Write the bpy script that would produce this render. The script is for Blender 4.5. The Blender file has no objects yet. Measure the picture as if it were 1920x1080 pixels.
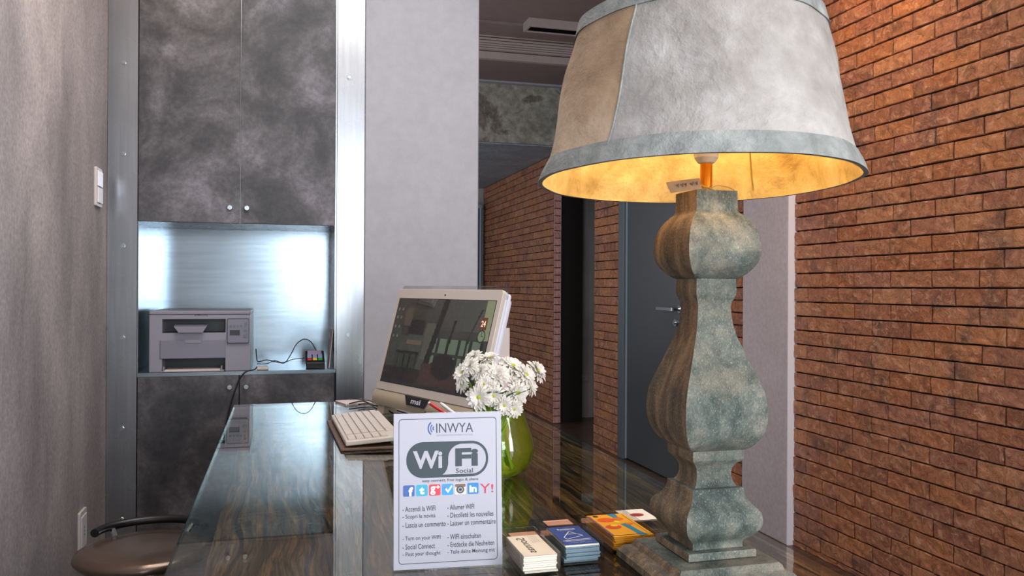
import bpy, bmesh, math, random
from mathutils import Matrix, Vector
random.seed(7)
SC = bpy.context.scene
COL = SC.collection
R = math.radians
PI = math.pi

# ------------------------------------------------------------------ camera
F = 1550.0; CH = 1.18
YAW = math.atan(430 / F); ROLL = R(.3)
cam = bpy.data.cameras.new('camera'); cam.sensor_width = 36; cam.lens = F * 36 / 1920
cam.clip_start = .05; cam.clip_end = 100
co = bpy.data.objects.new('camera', cam); COL.objects.link(co)
fw = Vector((math.sin(YAW), math.cos(YAW), 0)); rt = Vector((math.cos(YAW), -math.sin(YAW), 0)); up = Vector((0, 0, 1))
_c, _s = math.cos(ROLL), math.sin(ROLL)
rr = rt * _c + up * _s; uu = up * _c - rt * _s
co.matrix_world = Matrix(((rr.x, uu.x, -fw.x, 0), (rr.y, uu.y, -fw.y, 0), (rr.z, uu.z, -fw.z, CH), (0, 0, 0, 1)))
SC.camera = co

def ray(px, py):
    x = px - 960; y = 540 - py
    c, s = math.cos(ROLL), math.sin(ROLL)
    a = (x * c - y * s) / F; b = (x * s + y * c) / F
    return Vector((math.sin(YAW) + a * math.cos(YAW), math.cos(YAW) - a * math.sin(YAW), b))
def onz(px, py, z=.78):
    r = ray(px, py); t = (z - CH) / r.z; return Vector((r.x * t, r.y * t, z))
def onx(px, py, X):
    r = ray(px, py); t = X / r.x; return Vector((X, r.y * t, CH + r.z * t))
def ony(px, py, Y):
    r = ray(px, py); t = Y / r.y; return Vector((r.x * t, Y, CH + r.z * t))

# ------------------------------------------------------------------ world, light, exposure
SC.view_settings.view_transform = 'Standard'; SC.view_settings.look = 'None'
SC.view_settings.gamma = 1; SC.view_settings.exposure = 0.15
SC.view_settings.use_curve_mapping = False
try:
    SC.cycles.use_denoising = True
    SC.cycles.max_bounces = 9; SC.cycles.diffuse_bounces = 4; SC.cycles.glossy_bounces = 5
    SC.cycles.transparent_max_bounces = 14; SC.cycles.transmission_bounces = 8
    SC.cycles.sample_clamp_indirect = 6
    SC.cycles.caustics_reflective = False; SC.cycles.caustics_refractive = False
except Exception: pass
w = bpy.data.worlds.new('sky'); SC.world = w; w.use_nodes = True
w.node_tree.nodes['Background'].inputs[0].default_value = (.62, .78, 1, 1)
w.node_tree.nodes['Background'].inputs[1].default_value = .9

def area(name, loc, target, sx, sy, power, col, spread=180):
    l = bpy.data.lights.new(name, 'AREA'); l.shape = 'RECTANGLE'; l.size = sx; l.size_y = sy
    l.energy = power; l.color = col; l.spread = R(spread)
    o = bpy.data.objects.new(name, l); COL.objects.link(o); o.location = loc
    o.rotation_euler = (Vector(target) - Vector(loc)).to_track_quat('-Z', 'Z').to_euler()
    return o
DAY = (.80, .90, 1.0)
area('door_daylight', (.81, -3.42, 1.79), (.81, 0, 1.79), 1.18, 1.82, 76, DAY)
area('door_daylight', (.81, -3.42, .30), (.81, 0, .30), 1.18, .46, 18, DAY)
area('window_daylight', (-2.6, -3.42, 1.62), (-2.6, 0, 1.62), 1.9, 1.5, 70, DAY)  # added fill behind the camera, lifts the column and left wall
area('window_daylight', (-4.42, -1.4, 1.62), (0, -1.4, 1.62), 2.2, 1.5, 125, DAY)  # daylight fill added for the brick wall; no window opening in this wall
area('window_daylight', (2.24, -1.7, 1.62), (0, -1.7, 1.62), 2.2, 1.5, 190, (.92, .95, 1))  # added fill aimed at the left wall, set before a solid wall
area('ceiling_panel_light', (.7, .3, 2.98), (.7, .3, 0), 2.2, 2.4, 14, (1, .95, .88))  # soft fill added overhead, no ceiling fixture there
area('ceiling_panel_light', (.35, 2.3, 2.98), (.35, 2.3, 0), 1.4, 1.2, 34, (1, .96, .93))  # second added overhead fill, brightens column and left wall
area('corridor_daylight', (-.53, 8.0, 1.6), (2.2, 8.0, 1.6), 1.8, 1.6, 20, (.86, .92, 1))
area('corridor_daylight', (-.53, 5.0, 1.5), (2.2, 5.0, 1.5), 1.6, 1.8, 20, (.9, .94, 1))  # added to lift the dark corridor ceiling, no opening behind it
def spot(name, loc, target, power, col, ang, blend=.6, r=.03):
    l = bpy.data.lights.new(name, 'SPOT'); l.energy = power; l.color = col; l.spot_size = R(ang); l.spot_blend = blend
    l.shadow_soft_size = r
    o = bpy.data.objects.new(name, l); COL.objects.link(o); o.location = loc
    o.rotation_euler = (Vector(target) - Vector(loc)).to_track_quat('-Z', 'Y').to_euler()
spot('ceiling_spotlight', (1.75, 2.62, 2.95), (2.28, 2.72, 2.1), 60, (1, .62, .28), 88, 1)
spot('ceiling_spotlight', (-.25, 2.7, 2.95), (-.687, 2.7, 2.1), 30, (1, .72, .42), 80, 1)
spot('ceiling_spotlight', (-.3, 3.0, 2.95), (-.55, 3.66, 2.0), 14, (1, .72, .42), 70, 1)
spot('ceiling_spotlight', (1.2, 4.7, 2.95), (1.9, 5.2, 0), 22, (1, .86, .7), 120, 1)  # downlight added as fill for the corridor

# ------------------------------------------------------------------ materials
def lin(h):
    if not isinstance(h, str): return tuple(h)[:3] + (1,)
    h = h.lstrip('#'); v = [int(h[i:i + 2], 16) / 255 for i in (0, 2, 4)]
    return tuple((x / 12.92 if x <= .04045 else ((x + .055) / 1.055) ** 2.4) for x in v) + (1,)
class NT:
    def __init__(s, name):
        s.m = bpy.data.materials.new(name); s.m.use_nodes = True
        s.t = s.m.node_tree; s.t.nodes.clear()
        s.out = s.n('ShaderNodeOutputMaterial')
    def n(s, typ, ins=None, **kw):
        nd = s.t.nodes.new(typ)
        for k, v in kw.items(): setattr(nd, k, v)
        for k, v in (ins or {}).items():
            if isinstance(v, bpy.types.NodeSocket): s.t.links.new(v, nd.inputs[k])
            else: nd.inputs[k].default_value = v
        return nd
    def link(s, a, b): s.t.links.new(a, b)
    def coord(s, scale=(1, 1, 1), kind='Object', rot=(0, 0, 0)):
        c = s.n('ShaderNodeTexCoord').outputs[kind] if kind != 'World' else s.n('ShaderNodeNewGeometry').outputs['Position']
        return s.n('ShaderNodeMapping', {'Vector': c, 'Scale': scale, 'Rotation': rot}).outputs[0]
    def noise(s, vec, scale, detail=6, rough=.6, dist=0):
        return s.n('ShaderNodeTexNoise', {'Vector': vec, 'Scale': scale, 'Detail': detail, 'Roughness': rough, 'Distortion': dist}).outputs['Fac']
    def ramp(s, fac, stops, interp='LINEAR'):
        nd = s.n('ShaderNodeValToRGB', {'Fac': fac}); e = nd.color_ramp.elements; nd.color_ramp.interpolation = interp
        while len(e) > 1: e.remove(e[-1])
        e[0].position = stops[0][0]; e[0].color = lin(stops[0][1])
        for p, c in stops[1:]:
            k = e.new(p); k.color = lin(c)
        return nd.outputs['Color']
    def g(s, v): return (v, v, v, 1)
    def mix(s, f, a, b, blend='MIX'):
        nd = s.n('ShaderNodeMix', data_type='RGBA', blend_type=blend)
        for i, v in ((0, f), (6, a), (7, b)):
            if isinstance(v, bpy.types.NodeSocket): s.link(v, nd.inputs[i])
            else: nd.inputs[i].default_value = v if i == 0 else lin(v)
        return nd.outputs[2]
    def math(s, op, a, b=0, c=0, clamp=False):
        nd = s.n('ShaderNodeMath', operation=op, use_clamp=clamp)
        for i, v in enumerate((a, b, c)):
            if isinstance(v, bpy.types.NodeSocket): s.link(v, nd.inputs[i])
            else: nd.inputs[i].default_value = v
        return nd.outputs[0]
    def fresnel(s, ior):   # the same reflectance from both sides of a thin pane
        bf = s.n('ShaderNodeNewGeometry').outputs['Backfacing']
        return s.n('ShaderNodeFresnel', {'IOR': s.math('MULTIPLY_ADD', bf, 1 / ior - ior, ior)}).outputs[0]
    def bump(s, h, strength=.3, dist=.005, prev=None):
        d = {'Height': h, 'Strength': strength, 'Distance': dist}
        if prev is not None: d['Normal'] = prev
        return s.n('ShaderNodeBump', d).outputs[0]
    def pbr(s, col, rough=.5, metal=0, normal=None, **kw):
        d = {'Base Color': col if isinstance(col, bpy.types.NodeSocket) else lin(col), 'Roughness': rough, 'Metallic': metal}
        for k, v in kw.items(): d[k.replace('_', ' ')] = v
        if normal is not None: d['Normal'] = normal
        p = s.n('ShaderNodeBsdfPrincipled', d); s.link(p.outputs[0], s.out.inputs[0]); return s.m
MT = {}
def plain(name, col, rough=.5, metal=0, nscale=0, namt=.12, bump=0, **kw):
    t = NT(name)
    c = lin(col)
    if nscale:
        v = t.coord(); f = t.noise(v, nscale)
        dk = tuple(x * (1 - namt * 2) for x in c[:3]); lt = tuple(min(1, x * (1 + namt * 2)) for x in c[:3])
        cc = t.ramp(f, [(.3, dk), (.7, lt)])
        nm = t.bump(t.noise(v, nscale * 4), bump, .002) if bump else None
        MT[name] = t.pbr(cc, rough, metal, nm, **kw)
    else: MT[name] = t.pbr(c, rough, metal, **kw)
    return MT[name]

plain('dark_joint', '#1d1715', .9)
plain('mortar', '#1a1210', .95, nscale=30)
plain('black_plastic', '#141416', .4)
plain('black_rubber', '#0e0e10', .6)
plain('chrome', '#c8ccd0', .18, 1)
plain('steel_dark', '#5a5c60', .35, 1)
plain('printer_shell', '#888590', .45, nscale=3, namt=.02)
plain('printer_front', '#777582', .4)
plain('printer_dark', '#17181f', .35)
plain('paper', '#d9c9c4', .8)
plain('white_plastic', '#d8d8dc', .35)
plain('off_white_plastic', '#cfc4bb', .45)
plain('beige_plastic', '#b3a48c', .45)
plain('bezel', '#cfc3b8', .3)
plain('glossy_white', '#e6e6f0', .15)
plain('ceramic', '#e9e2d2', .25)
plain('brass', '#c47a1c', .25, .85)
plain('radiator_paint', '#8fa3ae', .4)
plain('grey_door', '#43474b', .32, nscale=1.2, namt=.05)
plain('grey_frame', '#565c61', .35)
plain('black_paint', '#141112', .3)
plain('wall_white_dark', '#c4c2c0', .8, nscale=2)
plain('red_plastic', '#c0202a', .35)
plain('stem_green', '#8cba48', .5)
plain('leaf_green', '#3f6a26', .55)
plain('flower_heart', '#a8b028', .7)
plain('brown_leather', '#5d4434', .5, nscale=20)
plain('kraft', '#8f7356', .8, nscale=30)
plain('string', '#a98f4a', .8)
plain('stool_bronze', '#6b5a50', .22, .55, nscale=5, namt=.15)
plain('screw_steel', '#b9c0c2', .25, 1)
plain('ivory_cover', '#c9c2bb', .4)
plain('dark_grey_metal', '#2f3032', .45, .4)
plain('card_stock', '#e4dccb', .7)
plain('paper_blue_edge', '#6f8591', .6)
plain('bright_white_paint', '#eceaf2', .6)  # brightly lit tone for the pilaster's return face

def mk_brick():
    t = NT('brick_clay'); v = t.coord(kind='World')
    rnd = t.n('ShaderNodeObjectInfo').outputs['Random']
    isl = t.n('ShaderNodeNewGeometry').outputs['Random Per Island']
    r = t.math('FRACT', t.math('ADD', rnd, isl))
    base = t.ramp(r, [(0, '#a8643d'), (.2, '#bf7a4b'), (.4, '#9f6044'), (.55, '#c08057'), (.72, '#aa6b4a'), (.88, '#ae7056'), (1, '#8f563c')])
    dark = t.ramp(t.noise(v, 7, 5, .6), [(.53, (0, 0, 0)), (.7, (.7, .7, .7))])
    c = t.mix(dark, base, '#4b3e3b')
    n2 = t.noise(v, 70, 6, .7)
    rel = t.noise(v, 30, 9, .7, .8)
    c = t.mix(t.ramp(rel, [(.52, (0, 0, 0)), (.66, (.75, .75, .75))]), c, '#dba583')
    c = t.mix(t.ramp(rel, [(.32, (.65, .65, .65)), (.46, (0, 0, 0))]), c, '#55281a')
    c = t.mix(t.ramp(n2, [(.3, (.5, .5, .5)), (.45, (0, 0, 0))]), c, '#4a2a20')
    vor = t.n('ShaderNodeTexVoronoi', {'Vector': v, 'Scale': 38.0}, feature='SMOOTH_F1').outputs['Distance']
    b = t.bump(vor, .3, .008)
    b = t.bump(rel, 1.0, .016, b)
    b = t.bump(n2, .6, .004, b)
    MT['brick'] = t.pbr(c, .4, 0, b, Specular_IOR_Level=.7)
mk_brick()
def mk_concrete(name, stops, scale, rough=.7, bumpS=.3, streak=(1, 1, 1), fine=40, det=6, finemix=.25, metal=0, rot=(0, 0, 0)):
    t = NT(name); v = t.coord(streak, 'World', rot)
    f = t.noise(v, scale, det, .62, .4)
    c = t.ramp(f, stops)
    f2 = t.noise(t.coord((1, 1, 1), 'World'), fine, 5, .7)
    c = t.mix(finemix, c, t.ramp(f2, [(.35, (.0, .0, .0)), (.65, (1, 1, 1))]), 'OVERLAY')
    MT[name] = t.pbr(c, rough, metal, t.bump(f2, bumpS, .002))
mk_concrete('cabinet_concrete', [(.32, '#28282b'), (.44, '#3a383b'), (.55, '#545154'), (.68, '#78737a')], 3.8, .5, .12, fine=55)
mk_concrete('spatula_plaster', [(.28, '#777375'), (.45, '#928d90'), (.58, '#a39d9f'), (.72, '#b9b1b0')], 2.8, .75, .2, (1, 1, .5), 70, finemix=.2)
mk_concrete('column_plaster', [(.3, '#a6a6ac'), (.7, '#adadb2')], 2, .8, .08, fine=20, finemix=.05)
mk_concrete('pilaster_plaster', [(.3, '#b4aab0'), (.7, '#bfb5bb')], 3, .8, .25, fine=50, finemix=.1)
mk_concrete('soffit_concrete', [(.3, '#625f57'), (.45, '#98958a'), (.55, '#aaa599'), (.62, '#726d63'), (.75, '#978a82')], 3.5, .85, .3, fine=18, finemix=.3)
mk_concrete('soffit_under', [(.3, '#8a939c'), (.7, '#a5afb9')], 3, .7, .2, fine=22, finemix=.2)
mk_concrete('ceiling_paint', [(.3, '#8d7b79'), (.7, '#968482')], 1.5, .85, .05, fine=20, finemix=.05)
mk_concrete('cornice_paint', [(.3, '#b3a5a0'), (.7, '#bdafa9')], 2, .7, .05, fine=20, finemix=.05)
mk_concrete('room_plaster', [(.3, '#a8a4a0'), (.7, '#b4b0ac')], 2, .85, .1, fine=20, finemix=.05)
def mk_floor():
    t = NT('floor_wood'); v = t.coord((1, 9, 1), 'World')
    f = t.noise(v, 4, 8, .65, .5)
    c = t.ramp(f, [(.3, '#2c211c'), (.5, '#4a3a31'), (.7, '#6e5a4c')])
    MT['floor_wood'] = t.pbr(c, .3, 0, t.bump(f, .2, .002))
mk_floor()
def mk_metal(name, col, rough, st):
    t = NT(name); v = t.coord(st, 'World')
    f = t.noise(v, 60, 4, .6); g = t.noise(t.coord((1, 1, 1), 'World'), 2.5, 4, .6)
    c = t.mix(.15, col, t.ramp(f, [(.3, (.3, .3, .3)), (.7, (.9, .9, .9))]), 'OVERLAY')
    rg = t.math('MULTIPLY_ADD', g, .14, rough - .07)
    MT[name] = t.pbr(c, rg, 1, t.bump(f, .05, .001))
mk_metal('brushed_steel', '#a0a2a5', .27, (1, 1, .04))
mk_metal('galvanised_back', '#a0adb6', .2, (.06, 1, 1))
def mk_wood():
    t = NT('rustic_wood')
    v0 = t.coord((1, 1, 1), 'World')
    wv = t.n('ShaderNodeTexNoise', {'Vector': t.coord((3.0, 1.1, 1), 'World'), 'Scale': 1.6, 'Detail': 2}).outputs['Color']
    off = t.n('ShaderNodeVectorMath', {0: wv, 1: (.5, .5, .5)}, operation='SUBTRACT').outputs[0]
    off = t.n('ShaderNodeVectorMath', {0: off, 1: (.10, .1, 0)}, operation='MULTIPLY').outputs[0]
    v = t.n('ShaderNodeVectorMath', {0: v0, 1: off}, operation='ADD').outputs[0]
    vg = t.n('ShaderNodeMapping', {'Vector': v, 'Scale': (42, 3.2, 1)}).outputs[0]
    vc = t.n('ShaderNodeMapping', {'Vector': v, 'Scale': (17, .7, 1), 'Location': (3, 7, 0)}).outputs[0]
    vf = t.n('ShaderNodeMapping', {'Vector': v, 'Scale': (150, 9, 1)}).outputs[0]
    g1 = t.noise(vg, 1.6, 7, .68, .6)
    tone = t.noise(v0, 3.2, 4, .6, .5)
    c = t.ramp(g1, [(.3, '#21140c'), (.43, '#483223'), (.55, '#73553c'), (.7, '#a58362')])
    c2 = t.ramp(g1, [(.28, '#20130c'), (.45, '#4b2c18'), (.6, '#80522f'), (.75, '#a8743f')])
    c = t.mix(t.ramp(tone, [(.4, (0, 0, 0)), (.62, (1, 1, 1))]), c, c2)
    f = t.noise(vf, 1, 4, .7)
    c = t.mix(.6, c, t.ramp(f, [(.35, (.08, .08, .08)), (.65, (.75, .75, .75))]), 'OVERLAY')
    wd = t.n('ShaderNodeTexWave', {'Vector': t.n('ShaderNodeMapping', {'Vector': v, 'Scale': (1, .12, 1)}).outputs[0], 'Scale': 30.0, 'Distortion': 9.0, 'Detail': 4.0, 'Detail Scale': 2.2}, bands_direction='X').outputs['Fac']
    thin = t.ramp(wd, [(.0, (.6, .6, .6)), (.2, (0, 0, 0))])
    c = t.mix(thin, c, '#150e0a')
    cr = t.noise(vc, 1.1, 4, .5, .15)
    d = t.math('ABSOLUTE', t.math('SUBTRACT', cr, .5))
    crack = t.ramp(d, [(.0, (1, 1, 1)), (.012, (.95, .95, .95)), (.028, (0, 0, 0))])
    c = t.mix(crack, c, '#0a0706')
    h = t.math('SUBTRACT', t.math('SUBTRACT', g1, thin), t.math('MULTIPLY', crack, 1.6))
    MT['wood'] = t.pbr(c, .7, 0, t.bump(h, .5, .004), Specular_IOR_Level=.15)
mk_wood()
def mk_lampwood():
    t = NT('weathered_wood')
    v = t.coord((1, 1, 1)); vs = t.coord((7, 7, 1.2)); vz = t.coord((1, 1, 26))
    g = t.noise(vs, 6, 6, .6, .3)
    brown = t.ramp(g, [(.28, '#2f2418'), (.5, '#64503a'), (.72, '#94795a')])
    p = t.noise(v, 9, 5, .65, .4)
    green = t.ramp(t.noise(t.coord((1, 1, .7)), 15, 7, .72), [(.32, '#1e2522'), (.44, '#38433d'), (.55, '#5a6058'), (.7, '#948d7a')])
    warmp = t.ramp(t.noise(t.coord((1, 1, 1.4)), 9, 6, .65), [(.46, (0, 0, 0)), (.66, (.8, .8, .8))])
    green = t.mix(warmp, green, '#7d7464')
    # grey-green faces, brown sides: cool and warm light put into the colour by normal
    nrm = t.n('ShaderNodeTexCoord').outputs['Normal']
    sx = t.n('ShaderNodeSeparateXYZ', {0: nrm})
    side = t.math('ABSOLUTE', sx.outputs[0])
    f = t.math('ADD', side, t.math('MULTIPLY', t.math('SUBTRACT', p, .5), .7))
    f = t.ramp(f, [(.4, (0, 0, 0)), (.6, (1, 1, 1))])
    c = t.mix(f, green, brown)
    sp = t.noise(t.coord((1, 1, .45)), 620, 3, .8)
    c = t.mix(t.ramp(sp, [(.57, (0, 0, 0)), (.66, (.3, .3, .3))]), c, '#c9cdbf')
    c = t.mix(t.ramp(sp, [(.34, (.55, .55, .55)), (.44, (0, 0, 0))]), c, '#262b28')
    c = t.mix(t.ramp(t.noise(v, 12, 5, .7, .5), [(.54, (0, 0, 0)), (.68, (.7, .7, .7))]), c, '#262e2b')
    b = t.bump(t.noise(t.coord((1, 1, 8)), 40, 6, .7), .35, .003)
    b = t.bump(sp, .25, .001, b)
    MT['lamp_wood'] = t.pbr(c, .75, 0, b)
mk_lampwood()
def mk_shade(name, c1, c2, c3, amt=.6, sc=7, bs=.4):
    t = NT(name); v = t.coord(); vv = t.coord((1, 1, 1), rot=(.6, .4, .7))
    f = t.noise(v, sc, 7, .62, .25)
    c = t.ramp(f, [(.3, c1), (.52, c2), (.72, c3)])
    f2 = t.noise(t.coord((1, 1, .6), rot=(.5, .5, 0)), 13, 6, .65, .2)
    c = t.mix(t.ramp(f2, [(.55, (0, 0, 0)), (.8, (amt, amt, amt))]), c, c1)
    b = t.bump(f, .5, .02); b = t.bump(t.noise(vv, 18, 7, .6, .2), bs, .008, b)
    b = t.bump(t.noise(v, 260, 3, .7), .15, .001, b)
    MT[name] = t.pbr(c, .8, 0, b)
mk_shade('shade_grey', '#6f665e', '#99938d', '#b9b5b1', .6, 6, 1.0)
mk_shade('shade_tan', '#7d6248', '#a58a6e', '#c2ab93', .6, 7, .8)
mk_shade('shade_lining', '#a88a4c', '#e6c985', '#f8e6b0', .5, 10)
mk_shade('shade_trim', '#71736f', '#878985', '#a0a09a', .3, 30)
def mk_glass(name, tint, ior=1.5, rough=.0, gloss=(1, 1, 1)):
    t = NT(name)
    fr = t.fresnel(ior)
    a = t.n('ShaderNodeBsdfTransparent', {'Color': lin(tint)}).outputs[0]
    b = t.n('ShaderNodeBsdfGlossy', {'Color': lin(gloss), 'Roughness': rough}).outputs[0]
    m = t.n('ShaderNodeMixShader', {0: fr, 1: a, 2: b}); t.link(m.outputs[0], t.out.inputs[0])
    MT[name] = t.m
mk_glass('table_glass', '#f0f6f0', 1.5)
mk_glass('glass_edge', '#8fc2ae', 1.5)
mk_glass('acrylic', '#f1f1f1', 1.5)
mk_glass('screen_glass', '#ffffff', 1.35)
def mk_vase():
    t = NT('vase_glass')
    lw = t.n('ShaderNodeLayerWeight', {'Blend': .35}).outputs['Facing']
    c = t.ramp(lw, [(0, '#fcfdea'), (.5, '#eff5b8'), (1, '#a2c034')])
    a = t.n('ShaderNodeBsdfTransparent', {'Color': c}).outputs[0]
    r = t.n('ShaderNodeBsdfRefraction', {'Color': c, 'IOR': 1.12, 'Roughness': 0}).outputs[0]
    m0 = t.n('ShaderNodeMixShader', {0: .12, 1: a, 2: r}).outputs[0]
    df = t.n('ShaderNodeAddShader', {0: t.n('ShaderNodeBsdfDiffuse', {'Color': lin('#b0c81e')}).outputs[0], 1: t.n('ShaderNodeBsdfTranslucent', {'Color': lin('#b8cc22')}).outputs[0]}).outputs[0]
    m0 = t.n('ShaderNodeMixShader', {0: .035, 1: m0, 2: df}).outputs[0]
    g = t.n('ShaderNodeBsdfGlossy', {'Roughness': .01}).outputs[0]
    m = t.n('ShaderNodeMixShader', {0: t.fresnel(1.5), 1: m0, 2: g}); t.link(m.outputs[0], t.out.inputs[0]); MT['vase_glass'] = t.m
    t = NT('vase_water'); a = t.n('ShaderNodeBsdfTransparent', {'Color': lin('#f8fae0')}).outputs[0]; b = t.n('ShaderNodeBsdfGlossy', {'Roughness': 0.02}).outputs[0]
    m = t.n('ShaderNodeMixShader', {0: t.fresnel(1.2), 1: a, 2: b}); t.link(m.outputs[0], t.out.inputs[0]); MT['water'] = t.m
mk_vase()
def mk_petal():
    t = NT('white_petal'); c = t.ramp(t.noise(t.coord(), 60, 3), [(.3, '#cbc3b8'), (.6, '#e6e2da')])
    MT['petal'] = t.pbr(c, .6, 0, None, Subsurface_Weight=.0)
mk_petal()
def mk_attr(name, rough, emit=0):
    t = NT(name); a = t.n('ShaderNodeVertexColor', layer_name='Col').outputs[0]
    if emit:
        t.pbr(a, rough); p = [n for n in t.t.nodes if n.type == 'BSDF_PRINCIPLED'][0]
        t.link(a, p.inputs['Emission Color']); p.inputs['Emission Strength'].default_value = emit
        MT[name] = t.m
    else: MT[name] = t.pbr(a, rough)
mk_attr('print', .45); mk_attr('display', .25, .8)

# ------------------------------------------------------------------ mesh builder
def mw(o):
    m = o.matrix_basis.copy()
    return mw(o.parent) @ m if o.parent else m
class MB:
    def __init__(s): s.v = []; s.f = []; s.c = []; s.col = None
    def add(s, vs, fs):
        o = len(s.v); s.v += [tuple(p) for p in vs]; s.f += [tuple(i + o for i in f) for f in fs]; s.c += [s.col] * len(fs)
        return s
    def box(s, x0, x1, y0, y1, z0, z1):
        return s.add([(x0, y0, z0), (x1, y0, z0), (x1, y1, z0), (x0, y1, z0), (x0, y0, z1), (x1, y0, z1), (x1, y1, z1), (x0, y1, z1)],
                     [(0, 3, 2, 1), (4, 5, 6, 7), (0, 1, 5, 4), (1, 2, 6, 5), (2, 3, 7, 6), (3, 0, 4, 7)])
    def lathe(s, prof, n=32, c=(0, 0), cap=True, a0=0, a1=2 * PI, fn=None):
        full = abs(a1 - a0 - 2 * PI) < 1e-6; m = n if full else n + 1; vs = []
        for i, (r, z) in enumerate(prof):
            for k in range(m):
                a = a0 + (a1 - a0) * k / n
                q = r, z
                if fn: q = fn(r, z, a)
                vs.append((c[0] + q[0] * math.cos(a), c[1] + q[0] * math.sin(a), q[1]))
        fs = []
        for i in range(len(prof) - 1):
            for k in range(n):
                k2 = (k + 1) % m if full else k + 1
                fs.append((i * m + k, i * m + k2, (i + 1) * m + k2, (i + 1) * m + k))
        if cap and full:
            if prof[0][0] > 1e-5: fs.append(tuple(reversed(range(m))))
            if prof[-1][0] > 1e-5: fs.append(tuple((len(prof) - 1) * m + k for k in range(m)))
        return s.add(vs, fs)
    def tube(s, pts, r, n=8, closed=False, cap=True):
        pts = [Vector(p) for p in pts]; N = len(pts); vs = []; fs = []; pr = None
        for i, p in enumerate(pts):
            a = pts[(i - 1) % N] if (closed or i) else p; b = pts[(i + 1) % N] if (closed or i < N - 1) else p
            d = (b - a).normalized()
            if pr is None: pr = d.orthogonal().normalized()
            pr = (pr - d * pr.dot(d)); pr = pr.normalized() if pr.length > 1e-6 else d.orthogonal().normalized()
            q = d.cross(pr); rad = r[i] if isinstance(r, (list, tuple)) else r
            for k in range(n):
                t = 2 * PI * k / n; vs.append(p + (pr * math.cos(t) + q * math.sin(t)) * rad)
        for i in range(N if closed else N - 1):
            j = (i + 1) % N
            for k in range(n): k2 = (k + 1) % n; fs.append((i * n + k, i * n + k2, j * n + k2, j * n + k))
        if cap and not closed: fs.append(tuple(reversed(range(n)))); fs.append(tuple((N - 1) * n + k for k in range(n)))
        return s.add(vs, fs)
    def cyl(s, a, b, r, n=16): return s.tube([a, b], r, n)
    def prism(s, poly, to3, d):
        """poly 2-D outline, to3(u,v,w) -> point, thickness d"""
        n = len(poly); vs = [to3(u, v, 0) for u, v in poly] + [to3(u, v, d) for u, v in poly]
        fs = [tuple(range(n)), tuple(reversed(range(n, 2 * n)))] + [(i, i + n, (i + 1) % n + n, (i + 1) % n) for i in range(n)]
        return s.add(vs, fs)
    def flat(s, poly, to3):
        return s.add([to3(u, v) for u, v in poly], [tuple(range(len(poly)))])
    def build(s, name, m, parent=None, world=True, smooth=False, bevel=0, seg=2, angle=40, merge=0, label=None, kind=None):
        me = bpy.data.meshes.new(name)
        bm = bmesh.new()
        vv = [bm.verts.new(p) for p in s.v]; hascol = any(c is not None for c in s.c)
        lay = bm.loops.layers.float_color.new('Col') if hascol else None
        for f, c in zip(s.f, s.c):
            try: ff = bm.faces.new([vv[i] for i in f])
            except ValueError: continue
            if lay and c is not None:
                for l in ff.loops: l[lay] = c
        if merge: bmesh.ops.remove_doubles(bm, verts=bm.verts, dist=merge)
        if not hascol: bmesh.ops.recalc_face_normals(bm, faces=bm.faces)
        if bevel:
            ed = [e for e in bm.edges if len(e.link_faces) == 2 and e.calc_face_angle(0) > R(angle)]
            bmesh.ops.bevel(bm, geom=ed, offset=bevel, segments=seg, affect='EDGES', profile=.5)
        if smooth:
            for f in bm.faces: f.smooth = True
            for e in bm.edges:
                if len(e.link_faces) == 2 and e.calc_face_angle(0) > R(smooth if smooth is not True else 38): e.smooth = False
        bm.to_mesh(me); bm.free()
        o = bpy.data.objects.new(name, me); COL.objects.link(o)
        me.materials.append(MT[m] if isinstance(m, str) else m)
        if parent is not None:
            o.parent = parent
            if world: me.transform(mw(parent).inverted())
        if label: o['label'] = label
        if kind: o['kind'] = kind
        return o
def tag(o, label, cat, group=None):
    o['label'] = label; o['category'] = cat
    if group: o['group'] = group
    return o
def thing(name, label, cat, loc=(0, 0, 0), rotz=0, group=None):
    o = bpy.data.objects.new(name, None); COL.objects.link(o); o.location = loc; o.rotation_euler = (0, 0, rotz)
    o.empty_display_size = .05
    return tag(o, label, cat, group)
def copy_tree(o, parent=None):
    c = o.copy(); COL.objects.link(c); c.parent = parent
    for ch in list(o.children): copy_tree(ch, c)
    return c
def struct(o): o['kind'] = 'structure'; return o
def textpoly(body, bold=0):
    cu = bpy.data.curves.new('t', 'FONT'); cu.body = body; cu.size = 1; cu.offset = bold; cu.resolution_u = 3
    ob = bpy.data.objects.new('t', cu); COL.objects.link(ob)
    me = bpy.data.meshes.new_from_object(ob)
    vs = [tuple(v.co) for v in me.vertices]; fs = [tuple(p.vertices) for p in me.polygons]
    bpy.data.objects.remove(ob); bpy.data.meshes.remove(me); bpy.data.curves.remove(cu)
    return vs, fs
def text(mb, body, u0, u1, v0, v1, to3, bold=0, keep=False):
    """fit lettering into the box u0..u1, v0..v1 (v up)"""
    vs, fs = textpoly(body, bold)
    if not vs: return
    xa = min(v[0] for v in vs); xb = max(v[0] for v in vs); ya = min(v[1] for v in vs); yb = max(v[1] for v in vs)
    mb.add([to3(u0 + (x - xa) / (xb - xa) * (u1 - u0), v0 + (y - ya) / (yb - ya) * (v1 - v0)) for x, y, _ in vs], fs)
def rrect(u0, u1, v0, v1, r, n=6):
    p = []
    for cx, cy, a in ((u1 - r, v1 - r, 0), (u0 + r, v1 - r, 90), (u0 + r, v0 + r, 180), (u1 - r, v0 + r, 270)):
        for k in range(n + 1): t = R(a + 90 * k / n); p.append((cx + r * math.cos(t), cy + r * math.sin(t)))
    return p
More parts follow.
